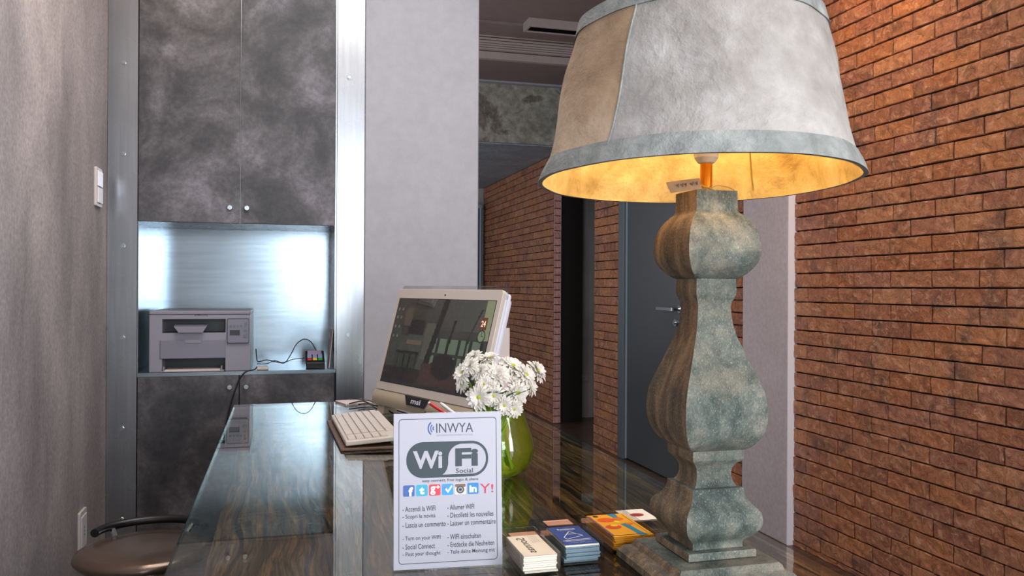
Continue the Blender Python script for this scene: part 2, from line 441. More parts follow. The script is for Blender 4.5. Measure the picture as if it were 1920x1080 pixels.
def ringpoly(mb, outer, inner, to3):
    n = len(outer); mb.add([to3(*p) for p in outer] + [to3(*p) for p in inner], [(i, (i + 1) % n, n + (i + 1) % n, n + i) for i in range(n)])

# ------------------------------------------------------------------ setting
W = 2.28; WL = -.687; CZ = 3.02; YB = 3.66
struct(MB().box(-4.5, 4.2, -3.6, 9.7, -.1, 0).build('floor', 'floor_wood'))
struct(MB().box(-4.5, 4.2, -3.6, 5.9, CZ, CZ + .12).build('ceiling', 'ceiling_paint'))
struct(MB().box(-.6, 4.2, 5.9, 6.5, 2.852, CZ + .12).build('ceiling', 'ceiling_paint'))
so = struct(MB().box(-.6, 4.2, 6.5, 9.7, 2.362, CZ + .12).build('ceiling', 'soffit_concrete'))
MB().box(-.6, W, 6.52, 9.5, 2.352, 2.3615).build('ceiling_panel', 'soffit_under', so)
cor = MB()
for z0, z1, d in ((2.995, 3.02, .115), (2.975, 2.99, .10), (2.955, 2.972, .092), (2.94, 2.953, .088), (2.925, 2.938, .084), (2.91, 2.923, .08), (2.852, 2.905, .05)):
    cor.box(.0, W, 5.9 - d, 5.899, z0, z1)
struct(cor.build('trim_1', 'cornice_paint', bevel=.004))
struct(MB().box(-.6, W, 5.52 + .0, 5.785, 3.0, 3.0195).build('trim_2', 'ceiling_paint'))
struct(MB().box(.0, W, 6.44, 6.4995, 2.835, 2.8519).build('trim_3', 'column_plaster', bevel=.004))
# left wall, back partition, column, far room
struct(MB().box(WL - .15, WL, .4, 4.3, 0, CZ).build('wall_left', 'spatula_plaster'))
struct(MB().box(-4.5, WL - .151, .4, .55, 0, CZ).build('wall_left', 'room_plaster'))
struct(MB().box(WL, .343, 4.106, 4.3, 0, CZ).build('wall_back', 'room_plaster'))
struct(MB().box(.344, .855, 3.66, 4.3, 0, CZ).build('wall_column', 'column_plaster', bevel=.006))
struct(MB().box(-.75, -.6, 4.301, 9.7, 0, CZ).build('wall_left', 'room_plaster'))
struct(MB().box(-.6, 2.6, 9.5, 9.7, 0, 2.3619).build('wall_back', 'room_plaster'))
# walls behind the camera, with windows
def wallx(name, y0, y1, xa, xb, z0, z1, zo0, zo1, m):
    """wall in the x direction between y0,y1 with openings xa (list of (a,b))"""
    mb = MB(); x = xa
    for a, b in xb:
        mb.box(x, a, y0, y1, 0, z1); mb.box(a, b, y0, y1, 0, zo0); mb.box(a, b, y0, y1, zo1, z1); x = b
    mb.box(x, z0, y0, y1, 0, z1)
    return struct(mb.build(name, m))
wallx('wall_front', -3.6, -3.45, -4.5, [(-3.6, -1.6)], .16, CZ, .82, 2.42, 'room_plaster')
wallx('wall_front', -3.6, -3.45, .1605, [(.1606, 1.44)], 2.6, CZ, .03, 2.75, 'room_plaster')
d2 = bpy.data.objects.new('door_2', None); COL.objects.link(d2); d2.location = (.86, -3.36, .03); struct(d2)
for a in ((.161, .21, .03, 2.75), (1.39, 1.44, .03, 2.75)): MB().box(a[0], a[1], -3.39, -3.33, a[2], a[3]).build('door_frame', 'grey_frame', d2)
for a in ((.03, .08), (.55, .86), (2.7, 2.75)): MB().box(.211, 1.389, -3.39, -3.33, a[0], a[1]).build('rail', 'grey_frame', d2)
def window(n, x0, x1, y, panes):
    e = bpy.data.objects.new('window_%d' % n, None); COL.objects.link(e); e.location = ((x0 + x1) / 2, y, .82); struct(e)
    mb = MB(); f = .05
    mb.box(x0, x1, y - .03, y + .03, .82, .82 + f).box(x0, x1, y - .03, y + .03, 2.42 - f, 2.42).box(x0, x0 + f, y - .03, y + .03, .82 + f, 2.42 - f).box(x1 - f, x1, y - .03, y + .03, .82 + f, 2.42 - f)
    mb.build('window_frame', 'grey_frame', e)
    for k in range(1, panes):
        x = x0 + (x1 - x0) * k / panes; MB().box(x - .02, x + .02, y - .02, y + .02, .87, 2.37).build('mullion', 'grey_frame', e)
window(1, -3.6, -1.6, -3.36, 3)
struct(MB().box(-4.6, -4.5, -3.6, .55, 0, CZ).build('wall_left', 'room_plaster'))
struct(MB().box(W + .02, W + .2, -3.6, .6, 0, CZ).build('wall_right', 'room_plaster'))

# ---- brick walls (plane x = W, bricks proud of a mortar bed)
BL, BH = .2125, .0647; ZREF = 1.123; YREF = 3.128
brick_meshes = []
def brick_mb(L, h, d, rnd):
    """one brick slip centred on 0, front towards -x"""
    mb = MB(); NY, NZ = 5, 3; vs = []; j = rnd.uniform
    e = .0022
    ys = [-L / 2, -L / 2 + e] + [-L / 2 + L * k / NY for k in range(1, NY)] + [L / 2 - e, L / 2]
    zs = [-h / 2, -h / 2 + e, -h / 6 + .0, h / 6, h / 2 - e, h / 2]
    for a, z in enumerate(zs):
        for b, y in enumerate(ys):
            edge = a in (0, len(zs) - 1) or b in (0, len(ys) - 1)
            dy = j(-.0012, .0012)
            x = -d + .003 + j(0, .001) if edge else -d + j(-.0015, .0012)
            vs.append((x if edge else x + j(-.0012, .0012), y + dy, z + j(-.001, .001)))
    n = len(ys); fs = [(a * n + b, a * n + b + 1, (a + 1) * n + b + 1, (a + 1) * n + b) for a in range(len(zs) - 1) for b in range(n - 1)]
    per = [b for b in range(n)] + [a * n + n - 1 for a in range(1, len(zs))] + [(len(zs) - 1) * n + b for b in range(n - 2, -1, -1)] + [a * n for a in range(len(zs) - 2, 0, -1)]
    o = len(vs); vs += [(0, vs[i][1], vs[i][2]) for i in per]
    m = len(per); fs += [(per[(i + 1) % m], per[i], o + i, o + (i + 1) % m) for i in range(m)]
    mb.add(vs, fs); return mb
rb = random.Random(3)
def mesh_of(mb, name='brick', smooth=False):
    me = bpy.data.meshes.new(name); me.from_pydata(mb.v, [], mb.f); me.materials.append(MT['brick'])
    bm = bmesh.new(); bm.from_mesh(me); bmesh.ops.recalc_face_normals(bm, faces=bm.faces)
    for f in bm.faces: f.smooth = smooth
    bm.to_mesh(me); bm.free()
    return me
BM = [brick_mb(BL - .0062, BH - .0052, .0145, rb) for _ in range(12)]
BMESH = [mesh_of(b) for b in BM]
def brick_wall(name, y0, y1, z0, z1, seen, maxn=300, back=W + .013, depth=.257):
    base = struct(MB().box(back, back + depth, y0, y1, z0, z1).build(name, 'mortar'))
    cells = []
    k0 = int(math.floor((z0 - ZREF) / BH)); k1 = int(math.ceil((z1 - ZREF) / BH))
    for k in range(k0, k1):
        za = max(z0, ZREF + k * BH); zb = min(z1, ZREF + (k + 1) * BH)
        if zb - za < .02: continue
        off = YREF + (BL / 2 if k % 2 == 0 else 0) + rb.uniform(-.012, .012)
        n0 = int(math.floor((y0 - off) / BL)); n1 = int(math.ceil((y1 - off) / BL))
        for n in range(n0, n1):
            ya = max(y0, off + n * BL); yb = min(y1, off + (n + 1) * BL)
            if yb - ya < .03: continue
            cells.append((ya, yb, za, zb))
    def key(c): return (0 if seen(c) else 1, (c[0] + c[1]) / 2)
    cells.sort(key=key)
    rest = MB(); cnt = 0
    for i, (ya, yb, za, zb) in enumerate(cells):
        q = rb.randrange(12); sy = (yb - ya) / BL; sz = (zb - za) / BH; yc, zc = (ya + yb) / 2, (za + zb) / 2
        dx = rb.uniform(-.002, .002)
        if seen((ya, yb, za, zb)) and cnt < maxn:
            o = bpy.data.objects.new('brick', BMESH[q]); COL.objects.link(o); o.parent = base
            o.location = (back + dx, yc, zc); o.scale = (1, sy, sz); o.rotation_euler = (rb.uniform(-.004, .004), 0, rb.uniform(-.006, .006)); cnt += 1
        else:
            rest.add([(back + dx + x, yc + y * sy, zc + z * sz) for x, y, z in BM[q].v], BM[q].f)
    if rest.v:
        rest.build('bricks', 'brick', base, kind='stuff')
    return base
def inview(c):
    ym = (c[0] + c[1]) / 2; zm = (c[2] + c[3]) / 2
    d = Vector((W, ym, zm - CH)); t = d.x * fw.x + d.y * fw.y; px = 960 + F * (d.x * rt.x + d.y * rt.y) / t; py = 540 - F * d.z / t
    return px, py
brick_wall('wall_right', .6, 3.333, 0, CZ, lambda c: (lambda p: 1485 < p[0] < 1960 and -30 < p[1] < 1100)(inview(c)), 300)
brick_wall('wall_right', 3.722, 4.38, 0, CZ, lambda c: (lambda p: p[1] > 340 and p[1] < 960)(inview(c)))
brick_wall('wall_right', 5.395, 5.88, 0, CZ, lambda c: (lambda p: p[1] > 360)(inview(c)))
brick_wall('wall_right', 6.861, 9.5, 0, 2.351, lambda c: True, 300)
brick_wall('wall_right', 4.38, 5.395, 2.16, CZ, lambda c: False)
brick_wall('wall_right', 5.88, 6.984, 2.25, 2.36, lambda c: False)
# pilaster between brick and opening
pil = struct(MB().box(2.245, W + .268, 3.334, 3.721, 0, CZ).build('trim_4', 'pilaster_plaster', bevel=.003))
MB().box(2.2465, W + .0125, 3.3335 - .002, 3.3335, 0.0, CZ).build('corner_strip', 'bright_white_paint', pil)  # return face: window light painted on as a thin bright white sheet
# brick jamb (a thin return) of the far opening
t6 = NT('pale_brick'); t6.pbr(t6.ramp(t6.noise(t6.coord((1, 1, 1), 'World'), 14), [(.3, '#b07a72'), (.6, '#cf9a92'), (.8, '#8d7f86')]), .6); MT['pale_brick'] = t6.m  # paler copy of the brick: the jamb's brighter light put into its colour
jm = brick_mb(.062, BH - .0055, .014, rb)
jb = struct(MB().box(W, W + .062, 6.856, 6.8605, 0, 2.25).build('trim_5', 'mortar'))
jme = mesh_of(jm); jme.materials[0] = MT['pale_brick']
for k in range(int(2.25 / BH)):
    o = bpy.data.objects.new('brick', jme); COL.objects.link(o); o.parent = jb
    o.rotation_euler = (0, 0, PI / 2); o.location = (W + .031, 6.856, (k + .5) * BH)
sp = struct(MB().box(W + .272, W + .285, 6.93, 6.99, 0, 2.25).build('trim_6', 'black_paint'))
MB().box(W + .063, W + .14, 6.862, 6.93, 0, 2.25).build('door_edge', 'black_paint', sp); MB().box(W + .0635, W + .067, 6.856, 6.8615, 0, 2.25).build('edge_strip', 'white_plastic', sp)
struct(MB().box(W + .272, W + 1.6, 7.1, 7.2, 0, 2.25).build('wall_back', 'wall_white_dark'))
struct(MB().box(W + 1.5, W + 1.6, 3.4, 7.1, 0, CZ).build('wall_right', 'wall_white_dark'))
struct(MB().box(W + .271, W + 1.5, 3.4, 3.5, 0, CZ).build('wall_front', 'wall_white_dark'))

# ---- door in the right wall
dr = bpy.data.objects.new('door_1', None); COL.objects.link(dr); dr.location = (W, 4.89, 0); struct(dr)
MB().box(W - .012, W + .2, 5.30, 5.394, 0, 2.16).build('door_frame', 'grey_frame', dr, bevel=.004)
MB().box(W - .012, W + .2, 4.381, 4.43, 0, 2.16).build('door_frame', 'grey_frame', dr, bevel=.004)
MB().box(W - .012, W + .2, 4.43, 5.30, 2.1, 2.16).build('door_frame', 'grey_frame', dr, bevel=.004)
MB().box(W + .012, W + .055, 4.433, 5.293, .012, 2.095).build('door_leaf', 'grey_door', dr, bevel=.002)
MB().box(W + .006, W + .0119, 5.285, 5.299, 0.01, 2.095).build('door_edge_strip', 'radiator_paint', dr)
lz = onx(1255, 579, W).z
lv = MB().cyl((W + .012, 4.50, lz), (W - .04, 4.50, lz), .011, 14); lv.cyl((W + .013, 4.50, lz), (W + .004, 4.50, lz), .026, 20)
lv.box(W - .052, W - .036, 4.485, 4.70, lz - .011, lz + .011)
lv.build('door_handle', 'chrome', dr, bevel=.002)
MB().cyl((W + .012, 4.545, .976), (W + .002, 4.545, .976), .022, 20).cyl((W + .002, 4.545, .976), (W - .008, 4.545, .976), .009, 12).build('keyhole_plate', 'chrome', dr, smooth=True)

# ---- ceiling vent, radiator, corridor outlet
e = thing('ceiling_vent', 'slim grey louvred vent on the brown ceiling near the cornice', 'vent', (1.63, 5.35, CZ))
cy = 5.45; cx0, cx1 = ony(986, 55, cy).x, ony(1094, 60, cy).x
MB().box(cx0, cx1, cy - .07, cy - .05, 2.96, 3.02).box(cx0, cx1, cy + .05, cy + .07, 2.96, 3.02).box(cx0, cx0 + .02, cy - .05, cy + .05, 2.96, 3.02).box(cx1 - .02, cx1, cy - .05, cy + .05, 2.96, 3.02).build('frame', 'cornice_paint', e, bevel=.003)
MB().box(cx0 + .02, cx1 - .02, cy - .05, cy + .05, 3.005, 3.0195).build('backing', 'dark_joint', e)
for k in range(4):
    y = cy - .038 + k * .025
    MB().add([(cx0 + .02, y, 2.965), (cx1 - .02, y, 2.965), (cx1 - .02, y + .012, 3.0), (cx0 + .02, y + .012, 3.0), (cx0 + .02, y + .002, 2.965), (cx1 - .02, y + .002, 2.965), (cx1 - .02, y + .014, 3.0), (cx0 + .02, y + .014, 3.0)],
             [(0, 1, 2, 3), (7, 6, 5, 4), (0, 4, 5, 1), (3, 2, 6, 7), (0, 3, 7, 4), (1, 5, 6, 2)]).build('slat', 'steel_dark', e)
e = thing('column_radiator', 'tall pale grey tube radiator on the far wall behind the column', 'radiator', (2.1, 9.42, .3))
for k in range(8):
    x = 2.215 - k * .05
    mb = MB()
    for dy in (-.035, .035): mb.tube([(x, 9.4 + dy, .34), (x, 9.4 + dy, 2.12)], .0125, 8)
    mb.build('tube', 'radiator_paint', e, smooth=True)
MB().box(1.84, 2.24, 9.35, 9.45, 2.1, 2.155).build('header', 'radiator_paint', e, bevel=.015)
MB().box(1.84, 2.24, 9.35, 9.45, .3, .355).build('header', 'radiator_paint', e, bevel=.015)
for x in (1.9, 2.14): MB().box(x, x + .04, 9.45, 9.5, 1.9, 1.93).build('bracket', 'steel_dark', e)

def socket(name, label, cat, c, nrm, w_, h_, kind, flip=1):
    """wall plate centred c; nrm 'x' faces +x, 'y' faces -y"""
    e = thing(name, label, cat, c)
    if nrm == 'x': T = lambda u, v, d: (c[0] + d, c[1] + u, c[2] + v)
    else: T = lambda u, v, d: (c[0] + u, c[1] - d, c[2] + v)
    def pl(u0, u1, v0, v1, d0, d1, r=.003): return MB().prism(rrect(u0, u1, v0, v1, r, 3), lambda u, v, q: T(u, v, d0 + q), d1 - d0)
    pl(-w_ / 2, w_ / 2, -h_ / 2, h_ / 2, 0, .009, .006).build('cover_plate', 'ivory_cover', e, bevel=.001, seg=1)
    if kind == 'switch':
        a = w_ / 2 - .013
        pl(-a, a, .002, h_ / 2 - .013, .009, .014).build('rocker', 'glossy_white', e, bevel=.001, seg=1)
        pl(-a, a, -h_ / 2 + .013, -.002, .009, .0145).build('rocker', 'white_plastic', e, bevel=.001, seg=1)
        MB().prism([(-.014, .0015), (-.002, .0015), (-.002, -.0015), (-.014, -.0015)], lambda u, v, q: T(u, v, .009 + q), .006).prism([(.004, .0015), (.014, .0015), (.014, -.0015), (.004, -.0015)], lambda u, v, q: T(u, v, .009 + q), .006).build('indicator_slot', 'black_plastic', e)
    else:
        pl(-w_ / 2 + .012, w_ / 2 - .012, -h_ / 2 + .018, h_ / 2 - .018, .009, .012).build('socket_insert', 'white_plastic', e, bevel=.001, seg=1)
        for k in (-1, 0, 1):
            q = (k * .013, 0) if w_ > h_ else (0, k * .013)
            MB().cyl(T(q[0], q[1], .0122), T(q[0], q[1], .0128), .0028, 10).build('pin_hole', 'black_plastic', e)
    return e
socket('light_switch', 'white double light switch on the grey plaster wall, upper left', 'switch', (WL, 3.475, 1.557), 'x', .10, .148, 'switch')
socket('wall_socket', 'white power socket low on the left plaster wall above the stool', 'socket', (WL, 3.24, .309), 'x', .10, .148, 'socket')
oc = ony(1092, 709, 7.1)
socket('wall_socket', 'white power socket on the wall inside the dark corridor opening', 'socket', (oc.x, 7.1, oc.z), 'y', .12, .085, 'socket')

# ---- metal clad back wall with screws
def panel(x0, x1, name, screws, n):
    p = struct(MB().box(x0, x1, YB, YB + .02, 0, CZ).build(name, 'brushed_steel', bevel=.0015, seg=1))
    for (x, z) in screws:
        mb = MB(); pr = []
        for k in range(6): a = R(60 * k + 15); pr.append((x + .0085 * math.cos(a), z + .0085 * math.sin(a)))
        mb.prism(pr, lambda u, v, q: (u, YB - q, v), .007)
        mb.cyl((x, YB, z), (x, YB - .0015, z), .0115, 18)
        mb.build('hex_bolt', 'screw_steel', p, bevel=.0008, seg=1)
    return p
panel(WL + .0005, -.572, 'trim_7', [(-.626, z) for z in (2.459, 2.088, 1.7175, 1.343, .970, .60, .229)], 1)
panel(.2245, .3435, 'trim_8', [(.275, z) for z in (2.464, 2.093, 1.7236, 1.348, .9726, .597)], 2)
struct(MB().box(WL, -.572, YB + .0205, 4.105, 0, CZ).build('wall_back', 'room_plaster'))
struct(MB().box(.2245, .3435, YB + .0205, 4.105, 0, CZ).build('wall_back', 'room_plaster'))

# ---- built-in cabinets around a metal niche
NB = 4.08
def knob(door, kx, kz):
    k = MB(); k.tube([(kx, YB, kz), (kx, YB - .014, kz)], .0048, 12)
    k.tube([(kx, YB - .0135, kz), (kx, YB - .016, kz), (kx, YB - .028, kz), (kx, YB - .031, kz)], [.0095, .0115, .0115, .0095], 20)
    k.build('knob', 'screw_steel', door, smooth=30)
cabU = thing('upper_cabinet', 'tall concrete-look wall cabinet with two doors above the niche', 'cabinet', (-.174, 3.86, 1.446))
MB().box(-.5715, .224, YB + .021, 4.105, 1.446, CZ).build('body', 'brushed_steel', cabU)
for x0, x1, kx in ((-.569, -.176, -.2135), (-.1725, .216, -.146)):
    knob(MB().box(x0, x1, YB, YB + .02, 1.446, 2.99).build('door', 'cabinet_concrete', cabU, bevel=.0012, seg=1), kx, 1.509)
MB().box(.218, .224, YB + .001, YB + .02, 1.446, CZ).build('edge_strip', 'brushed_steel', cabU)
nic = thing('metal_niche', 'galvanised steel niche lining behind the printer', 'niche', (-.174, 3.86, .824))
MB().box(-.5715, .224, NB, 4.105, .824, 1.4455).build('back_panel', 'galvanised_back', nic)
MB().box(-.5715, -.568, YB + .002, NB - .0005, .824, 1.4455).build('side_panel', 'galvanised_back', nic)
MB().box(.217, .224, YB + .002, NB - .0005, .824, 1.4455).build('side_panel', 'brushed_steel', nic)
cabL = thing('lower_cabinet', 'low concrete-look cabinet with two doors under the niche', 'cabinet', (-.174, 3.86, 0))
MB().box(-.5715, .224, YB + .021, 4.105, .06, .8065).build('body', 'dark_grey_metal', cabL)
MB().box(-.5715, .224, YB + .001, 4.105, .807, .8235).build('counter_top', 'galvanised_back', cabL, bevel=.001, seg=1)
for x0, x1, kx in ((-.569, -.176, -.211), (-.1725, .218, -.145)):
    knob(MB().box(x0, x1, YB, YB + .02, .06, .8065).build('door', 'cabinet_concrete', cabL, bevel=.0012, seg=1), kx, .760)
MB().box(-.5715, .224, YB + .03, YB + .05, 0, .059).build('plinth', 'dark_grey_metal', cabL)

# ------------------------------------------------------------------ desk
DX0, DX1, DY0, DY1 = -.155, .757, .42, 2.945
desk = thing('reception_desk', 'long rustic wood reception desk under a clear glass top', 'desk', (.3, 1.7, 0))
gt = MB().box(DX0, DX1, DY0, DY1, .772, .78).build('glass_top', 'table_glass', desk)
MB().box(DX0 - .0015, DX0 - .0002, DY0, DY1, .7725, .7795).build('polished_edge', 'glass_edge', gt)
xs = [-.108, .068, .262, .42, .585, .757]; 
for i in range(5):
    cuts = [DY0, DY1]
    for a, b in zip(cuts[:-1], cuts[1:]):
        MB().box(xs[i] + .0008, xs[i + 1] - .0008, a + .0015, b - .0015, .742, .7695 + random.uniform(-.0015, .0008)).build('plank', 'wood', desk, bevel=.0015, seg=1)
MB().box(-.10, .75, DY0 + .02, DY1 - .01, .70, .741).build('apron', 'wood', desk)
MB().box(-.09, -.06, DY0 + .05, DY1 - .02, 0, .699).build('side_panel', 'dark_grey_metal', desk)
MB().box(.70, .74, DY0 + .05, DY1 - .02, 0, .699).build('side_panel', 'wood', desk)
MB().box(-.059, .699, DY0 + .05, DY0 + .08, 0, .699).build('end_panel', 'wood', desk)

# ------------------------------------------------------------------ table lamp
LX, LY = .579, 1.058
lamp = thing('table_lamp', 'big table lamp with square weathered baluster base and leather shade', 'lamp', (LX, LY, .78))
prof = [(.0945, .7805), (.0945, .7905), (.090, .7945), (.0875, .7975), (.079, .7995), (.0775, .8015), (.0765, .8060), (.073, .8095), (.0735, .8098), (.0515, .8105), (.0512, .8125), (.0514, .819), (.0505, .8225), (.0382, .823), (.038, .8265), (.0379, .8316),
        (.0435, .8365), (.0502, .8436), (.0553, .8505), (.0575, .8576), (.0578, .865), (.0563, .8728), (.0520, .8785), (.0475, .8828), (.0435, .888), (.0405, .8945), (.0392, .899), (.0392, .9045), (.0385, .9052), (.0322, .9059), (.0285, .9115), (.0266, .9191), (.0264, .925), (.0276, .9312), (.032, .938), (.0382, .9435), (.0387, .9448), (.0390, .9574),
        (.0455, .9615), (.0513, .968), (.0564, .977), (.0599, .9867), (.0618, .999), (.0623, 1.0118), (.0611, 1.025), (.0587, 1.0392), (.0540, 1.053), (.0484, 1.067), (.0428, 1.0825), (.0374, 1.098), (.0322, 1.1125), (.0285, 1.1265), (.0264, 1.14), (.0252, 1.1547), (.0264, 1.162), (.0293, 1.169), (.0305, 1.1725), (.0309, 1.1764), (.0306, 1.186), (.0303, 1.1943),
        (.034, 1.1958), (.0412, 1.2015), (.0474, 1.209), (.052, 1.217), (.0545, 1.2258), (.0552, 1.233), (.0549, 1.2404), (.0535, 1.2525), (.0508, 1.2626), (.0465, 1.271), (.042, 1.2777), (.0365, 1.2835), (.0326, 1.2872), (.0318, 1.29), (.0314, 1.317)]
def sq_loft(p):
    mb = MB(); n = 9; vs = []
    for w_, z in p:
        ring = []
        for sdx, sdy, ddx, ddy in ((-1, -1, 1, 0), (1, -1, 0, 1), (1, 1, -1, 0), (-1, 1, 0, -1)):
            for k in range(n - 1):
                t = k / (n - 1) * 2
                ring.append((LX + w_ * (sdx + ddx * t), LY + w_ * (sdy + ddy * t), z))
        vs += ring
    m = 4 * (n - 1); fs = [(i * m + k, i * m + (k + 1) % m, (i + 1) * m + (k + 1) % m, (i + 1) * m + k) for i in range(len(p) - 1) for k in range(m)]
    fs.append(tuple(reversed(range(m)))); fs.append(tuple((len(p) - 1) * m + k for k in range(m)))
    return mb.add(vs, fs)
# plinth of stacked mouldings, then the turned square baluster
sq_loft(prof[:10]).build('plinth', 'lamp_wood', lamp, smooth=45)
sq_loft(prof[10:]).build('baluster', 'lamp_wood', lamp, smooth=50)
MB().tube([(LX, LY, 1.316), (LX, LY, 1.362)], .0085, 20).build('stem', 'brass', lamp, smooth=40)
MB().lathe([(.009, 1.358), (.012, 1.359), (.017, 1.366), (.0175, 1.372), (.0185, 1.385), (.02, 1.387), (.016, 1.389), (.016, 1.398)], 24, (LX, LY)).build('bulb_socket', 'ceramic', lamp, smooth=30)
bmt = NT('bulb_glow'); emn = bmt.n('ShaderNodeEmission', {'Color': (1, .62, .25, 1), 'Strength': 30}); bmt.link(emn.outputs[0], bmt.out.inputs[0]); MT['bulb'] = bmt.m
MB().lathe([(.011, 1.398), (.012, 1.405), (.022, 1.42), (.03, 1.438), (.0315, 1.452), (.028, 1.468), (.018, 1.48), (.006, 1.485)], 20, (LX, LY)).build('light_bulb', 'bulb', lamp, smooth=True)
bl = bpy.data.lights.new('bulb_light', 'POINT'); bl.energy = 13; bl.color = (1, .64, .24); bl.shadow_soft_size = .034
bo = bpy.data.objects.new('bulb_light', bl); COL.objects.link(bo); bo.parent = lamp; bo.location = (0, 0, 1.447 - .78)
bo.visible_camera = True
# shade: two leather panels, trims, lining
SX, SY = LX - .015, LY; Z0, Z1 = 1.331, 1.553
def tz(y, z): return z - (y - SY) * .03
def srad(t):   # 0 bottom .. 1 top
    pts = [(0, .2215), (.06, .2175), (.12, .2105), (.25, .2035), (.45, .1955), (.7, .1850), (.87, .175), (1, .1685)]
    for (a, ra), (b, rb_) in zip(pts[:-1], pts[1:]):
        if t <= b: return ra + (rb_ - ra) * (t - a) / (b - a)
    return pts[-1][1]
def wob(a, z):
    return .0022 * math.sin(3 * a + 9 * z) + .0016 * math.sin(7 * a - 30 * z + 1) + .0012 * math.sin(13 * a + 40 * z)
def shade_part(a0, a1, t0, t1, out, n, m, thick=.0025):
    mb = MB(); vs = []; fs = []
    for layer in (0, 1):
        for i in range(m + 1):
            t = t0 + (t1 - t0) * i / m; z = Z0 + (Z1 - Z0) * t
            for k in range(n + 1):
                a = a0 + (a1 - a0) * k / n + (.0 if a1 - a0 > 6 else .11 * t)
                r = srad(t) + out - thick * layer + wob(a, z) * (1 - .5 * abs(2 * t - 1))
                vs.append((SX + r * math.cos(a), SY + r * math.sin(a), tz(SY + r * math.sin(a), z)))
    q = n + 1; o = (m + 1) * q
    for i in range(m):
        for k in range(n):
            fs.append((i * q + k, i * q + k + 1, (i + 1) * q + k + 1, (i + 1) * q + k)); fs.append((o + i * q + k, o + (i + 1) * q + k, o + (i + 1) * q + k + 1, o + i * q + k + 1))
    for k in range(n):
        fs.append((k, o + k, o + k + 1, k + 1)); a_ = m * q; fs.append((a_ + k, a_ + k + 1, o + a_ + k + 1, o + a_ + k))
    if abs(a1 - a0 - 2 * PI) > 1e-3:
        for i in range(m):
            fs.append((i * q, (i + 1) * q, o + (i + 1) * q, o + i * q)); fs.append((i * q + n, o + i * q + n, o + (i + 1) * q + n, (i + 1) * q + n))
    return mb.add(vs, fs)
SA = R(211); SB = R(397)
shade_part(SA, SB, .04, .97, 0, 90, 26).build('shade_panel', 'shade_grey', lamp, smooth=True, label='pale grey leather panel')
shade_part(SB, SA + 2 * PI, .04, .97, 0, 84, 26).build('shade_panel', 'shade_tan', lamp, smooth=True, label='tan brown leather panel')
shade_part(0, 2 * PI, .0, .965, -.0036, 120, 22, .001).build('lining', 'shade_lining', lamp, smooth=True, label='cream inner lining, glowing warm yellow')
shade_part(0, 2 * PI, 0, .125, .0022, 150, 5, .0055).build('trim_band', 'shade_trim', lamp, smooth=60)
shade_part(0, 2 * PI, .905, 1, .0022, 150, 4, .006).build('trim_band', 'shade_trim', lamp, smooth=60)
for a, off in ((SA, 0), (SB, 0)):
    pts = []
    for i in range(17):
        t = .1 + .82 * i / 16; z = Z0 + (Z1 - Z0) * t; aa = a + .11 * t
        r = srad(t) + .001 + wob(aa, z) * (1 - .5 * abs(2 * t - 1)); pts.append((SX + r * math.cos(aa), SY + r * math.sin(aa), tz(SY + r * math.sin(aa), z)))
    MB().tube(pts, .0014, 6).build('seam', 'shade_trim', lamp, smooth=True)
pts = []
for i in range(11):
    t = .06 + .85 * i / 10; z = Z0 + (Z1 - Z0) * t; r = srad(t) - .0052; pts.append((SX + r * math.cos(R(37)), SY + r * math.sin(R(37)), tz(SY + r * math.sin(R(37)), z)))
MB().tube(pts, .0012, 5).build('inner_seam', 'string', lamp)
rim = [(SX + .1635 * math.cos(2 * PI * k / 60), SY + .1635 * math.sin(2 * PI * k / 60), tz(SY + .1635 * math.sin(2 * PI * k / 60), Z1 - .004)) for k in range(60)]
sp_ = MB().tube(rim, .002, 6, closed=True)
for k in range(3):
    a = 2 * PI * k / 3 + .3; sp_.tube([(LX + .017 * math.cos(a), LY + .017 * math.sin(a), 1.392), (LX + .06 * math.cos(a), LY + .06 * math.sin(a), 1.50), (SX + .163 * math.cos(a), SY + .163 * math.sin(a), tz(SY + .163 * math.sin(a), Z1 - .004))], .0017, 6)
sp_.build('shade_carrier', 'steel_dark', lamp, smooth=True)
# price tag on a string
tg = thing('paper_tag', 'small brown paper tag tied with string to the lamp neck', 'tag', (LX - .01, LY - .03, 1.318))
A = ony(1249, 342, 1.01); B = ony(1312, 334, 1.0); C_ = ony(1316, 354, 1.0); D_ = ony(1258, 362, 1.01)
def tagpt(u, v, w_=0):
    p = (A * (1 - u) + B * u) * (1 - v) + (D_ * (1 - u) + C_ * u) * v
    return p + Vector((.25, -.9, .1)) * w_
mb = MB(); nx = 6; vs = []
for w_ in (0, -.0006):
    for j in range(3):
        for i in range(nx + 1): vs.append(tagpt(i / nx, j / 2, w_ + .003 * math.sin(i / nx * PI)))
q = nx + 1
for o in (0, 3 * q):
    for j in range(2):
        for i in range(nx): mb.f.append((o + j * q + i, o + j * q + i + 1, o + (j + 1) * q + i + 1, o + (j + 1) * q + i)); mb.c.append(None)
mb.v = [tuple(v) for v in vs]
mb.build('card', 'kraft', tg)
hw = MB()
for k, (u, wd) in enumerate(((.2, .05), (.33, .07), (.45, .05), (.62, .09), (.78, .05))):
    hw.tube([tagpt(u, .35, .0045), tagpt(u + wd / 2, .62, .0045), tagpt(u + wd, .3, .0045)], .0005, 4)
hw.build('handwriting', 'black_rubber', tg)
st = [tagpt(.86, .5, .004), Vector((LX - .012, LY - .012, 1.325)), Vector((LX, LY - .0105, 1.3215)), Vector((LX + .0105, LY, 1.321)), Vector((LX, LY + .0105, 1.321)), Vector((LX - .011, LY, 1.321)), Vector((LX, LY - .0115, 1.3225)), Vector((LX + .012, LY - .014, 1.326)), Vector((LX + .024, LY - .02, 1.323)), Vector((LX + .03, LY - .026, 1.3185))]
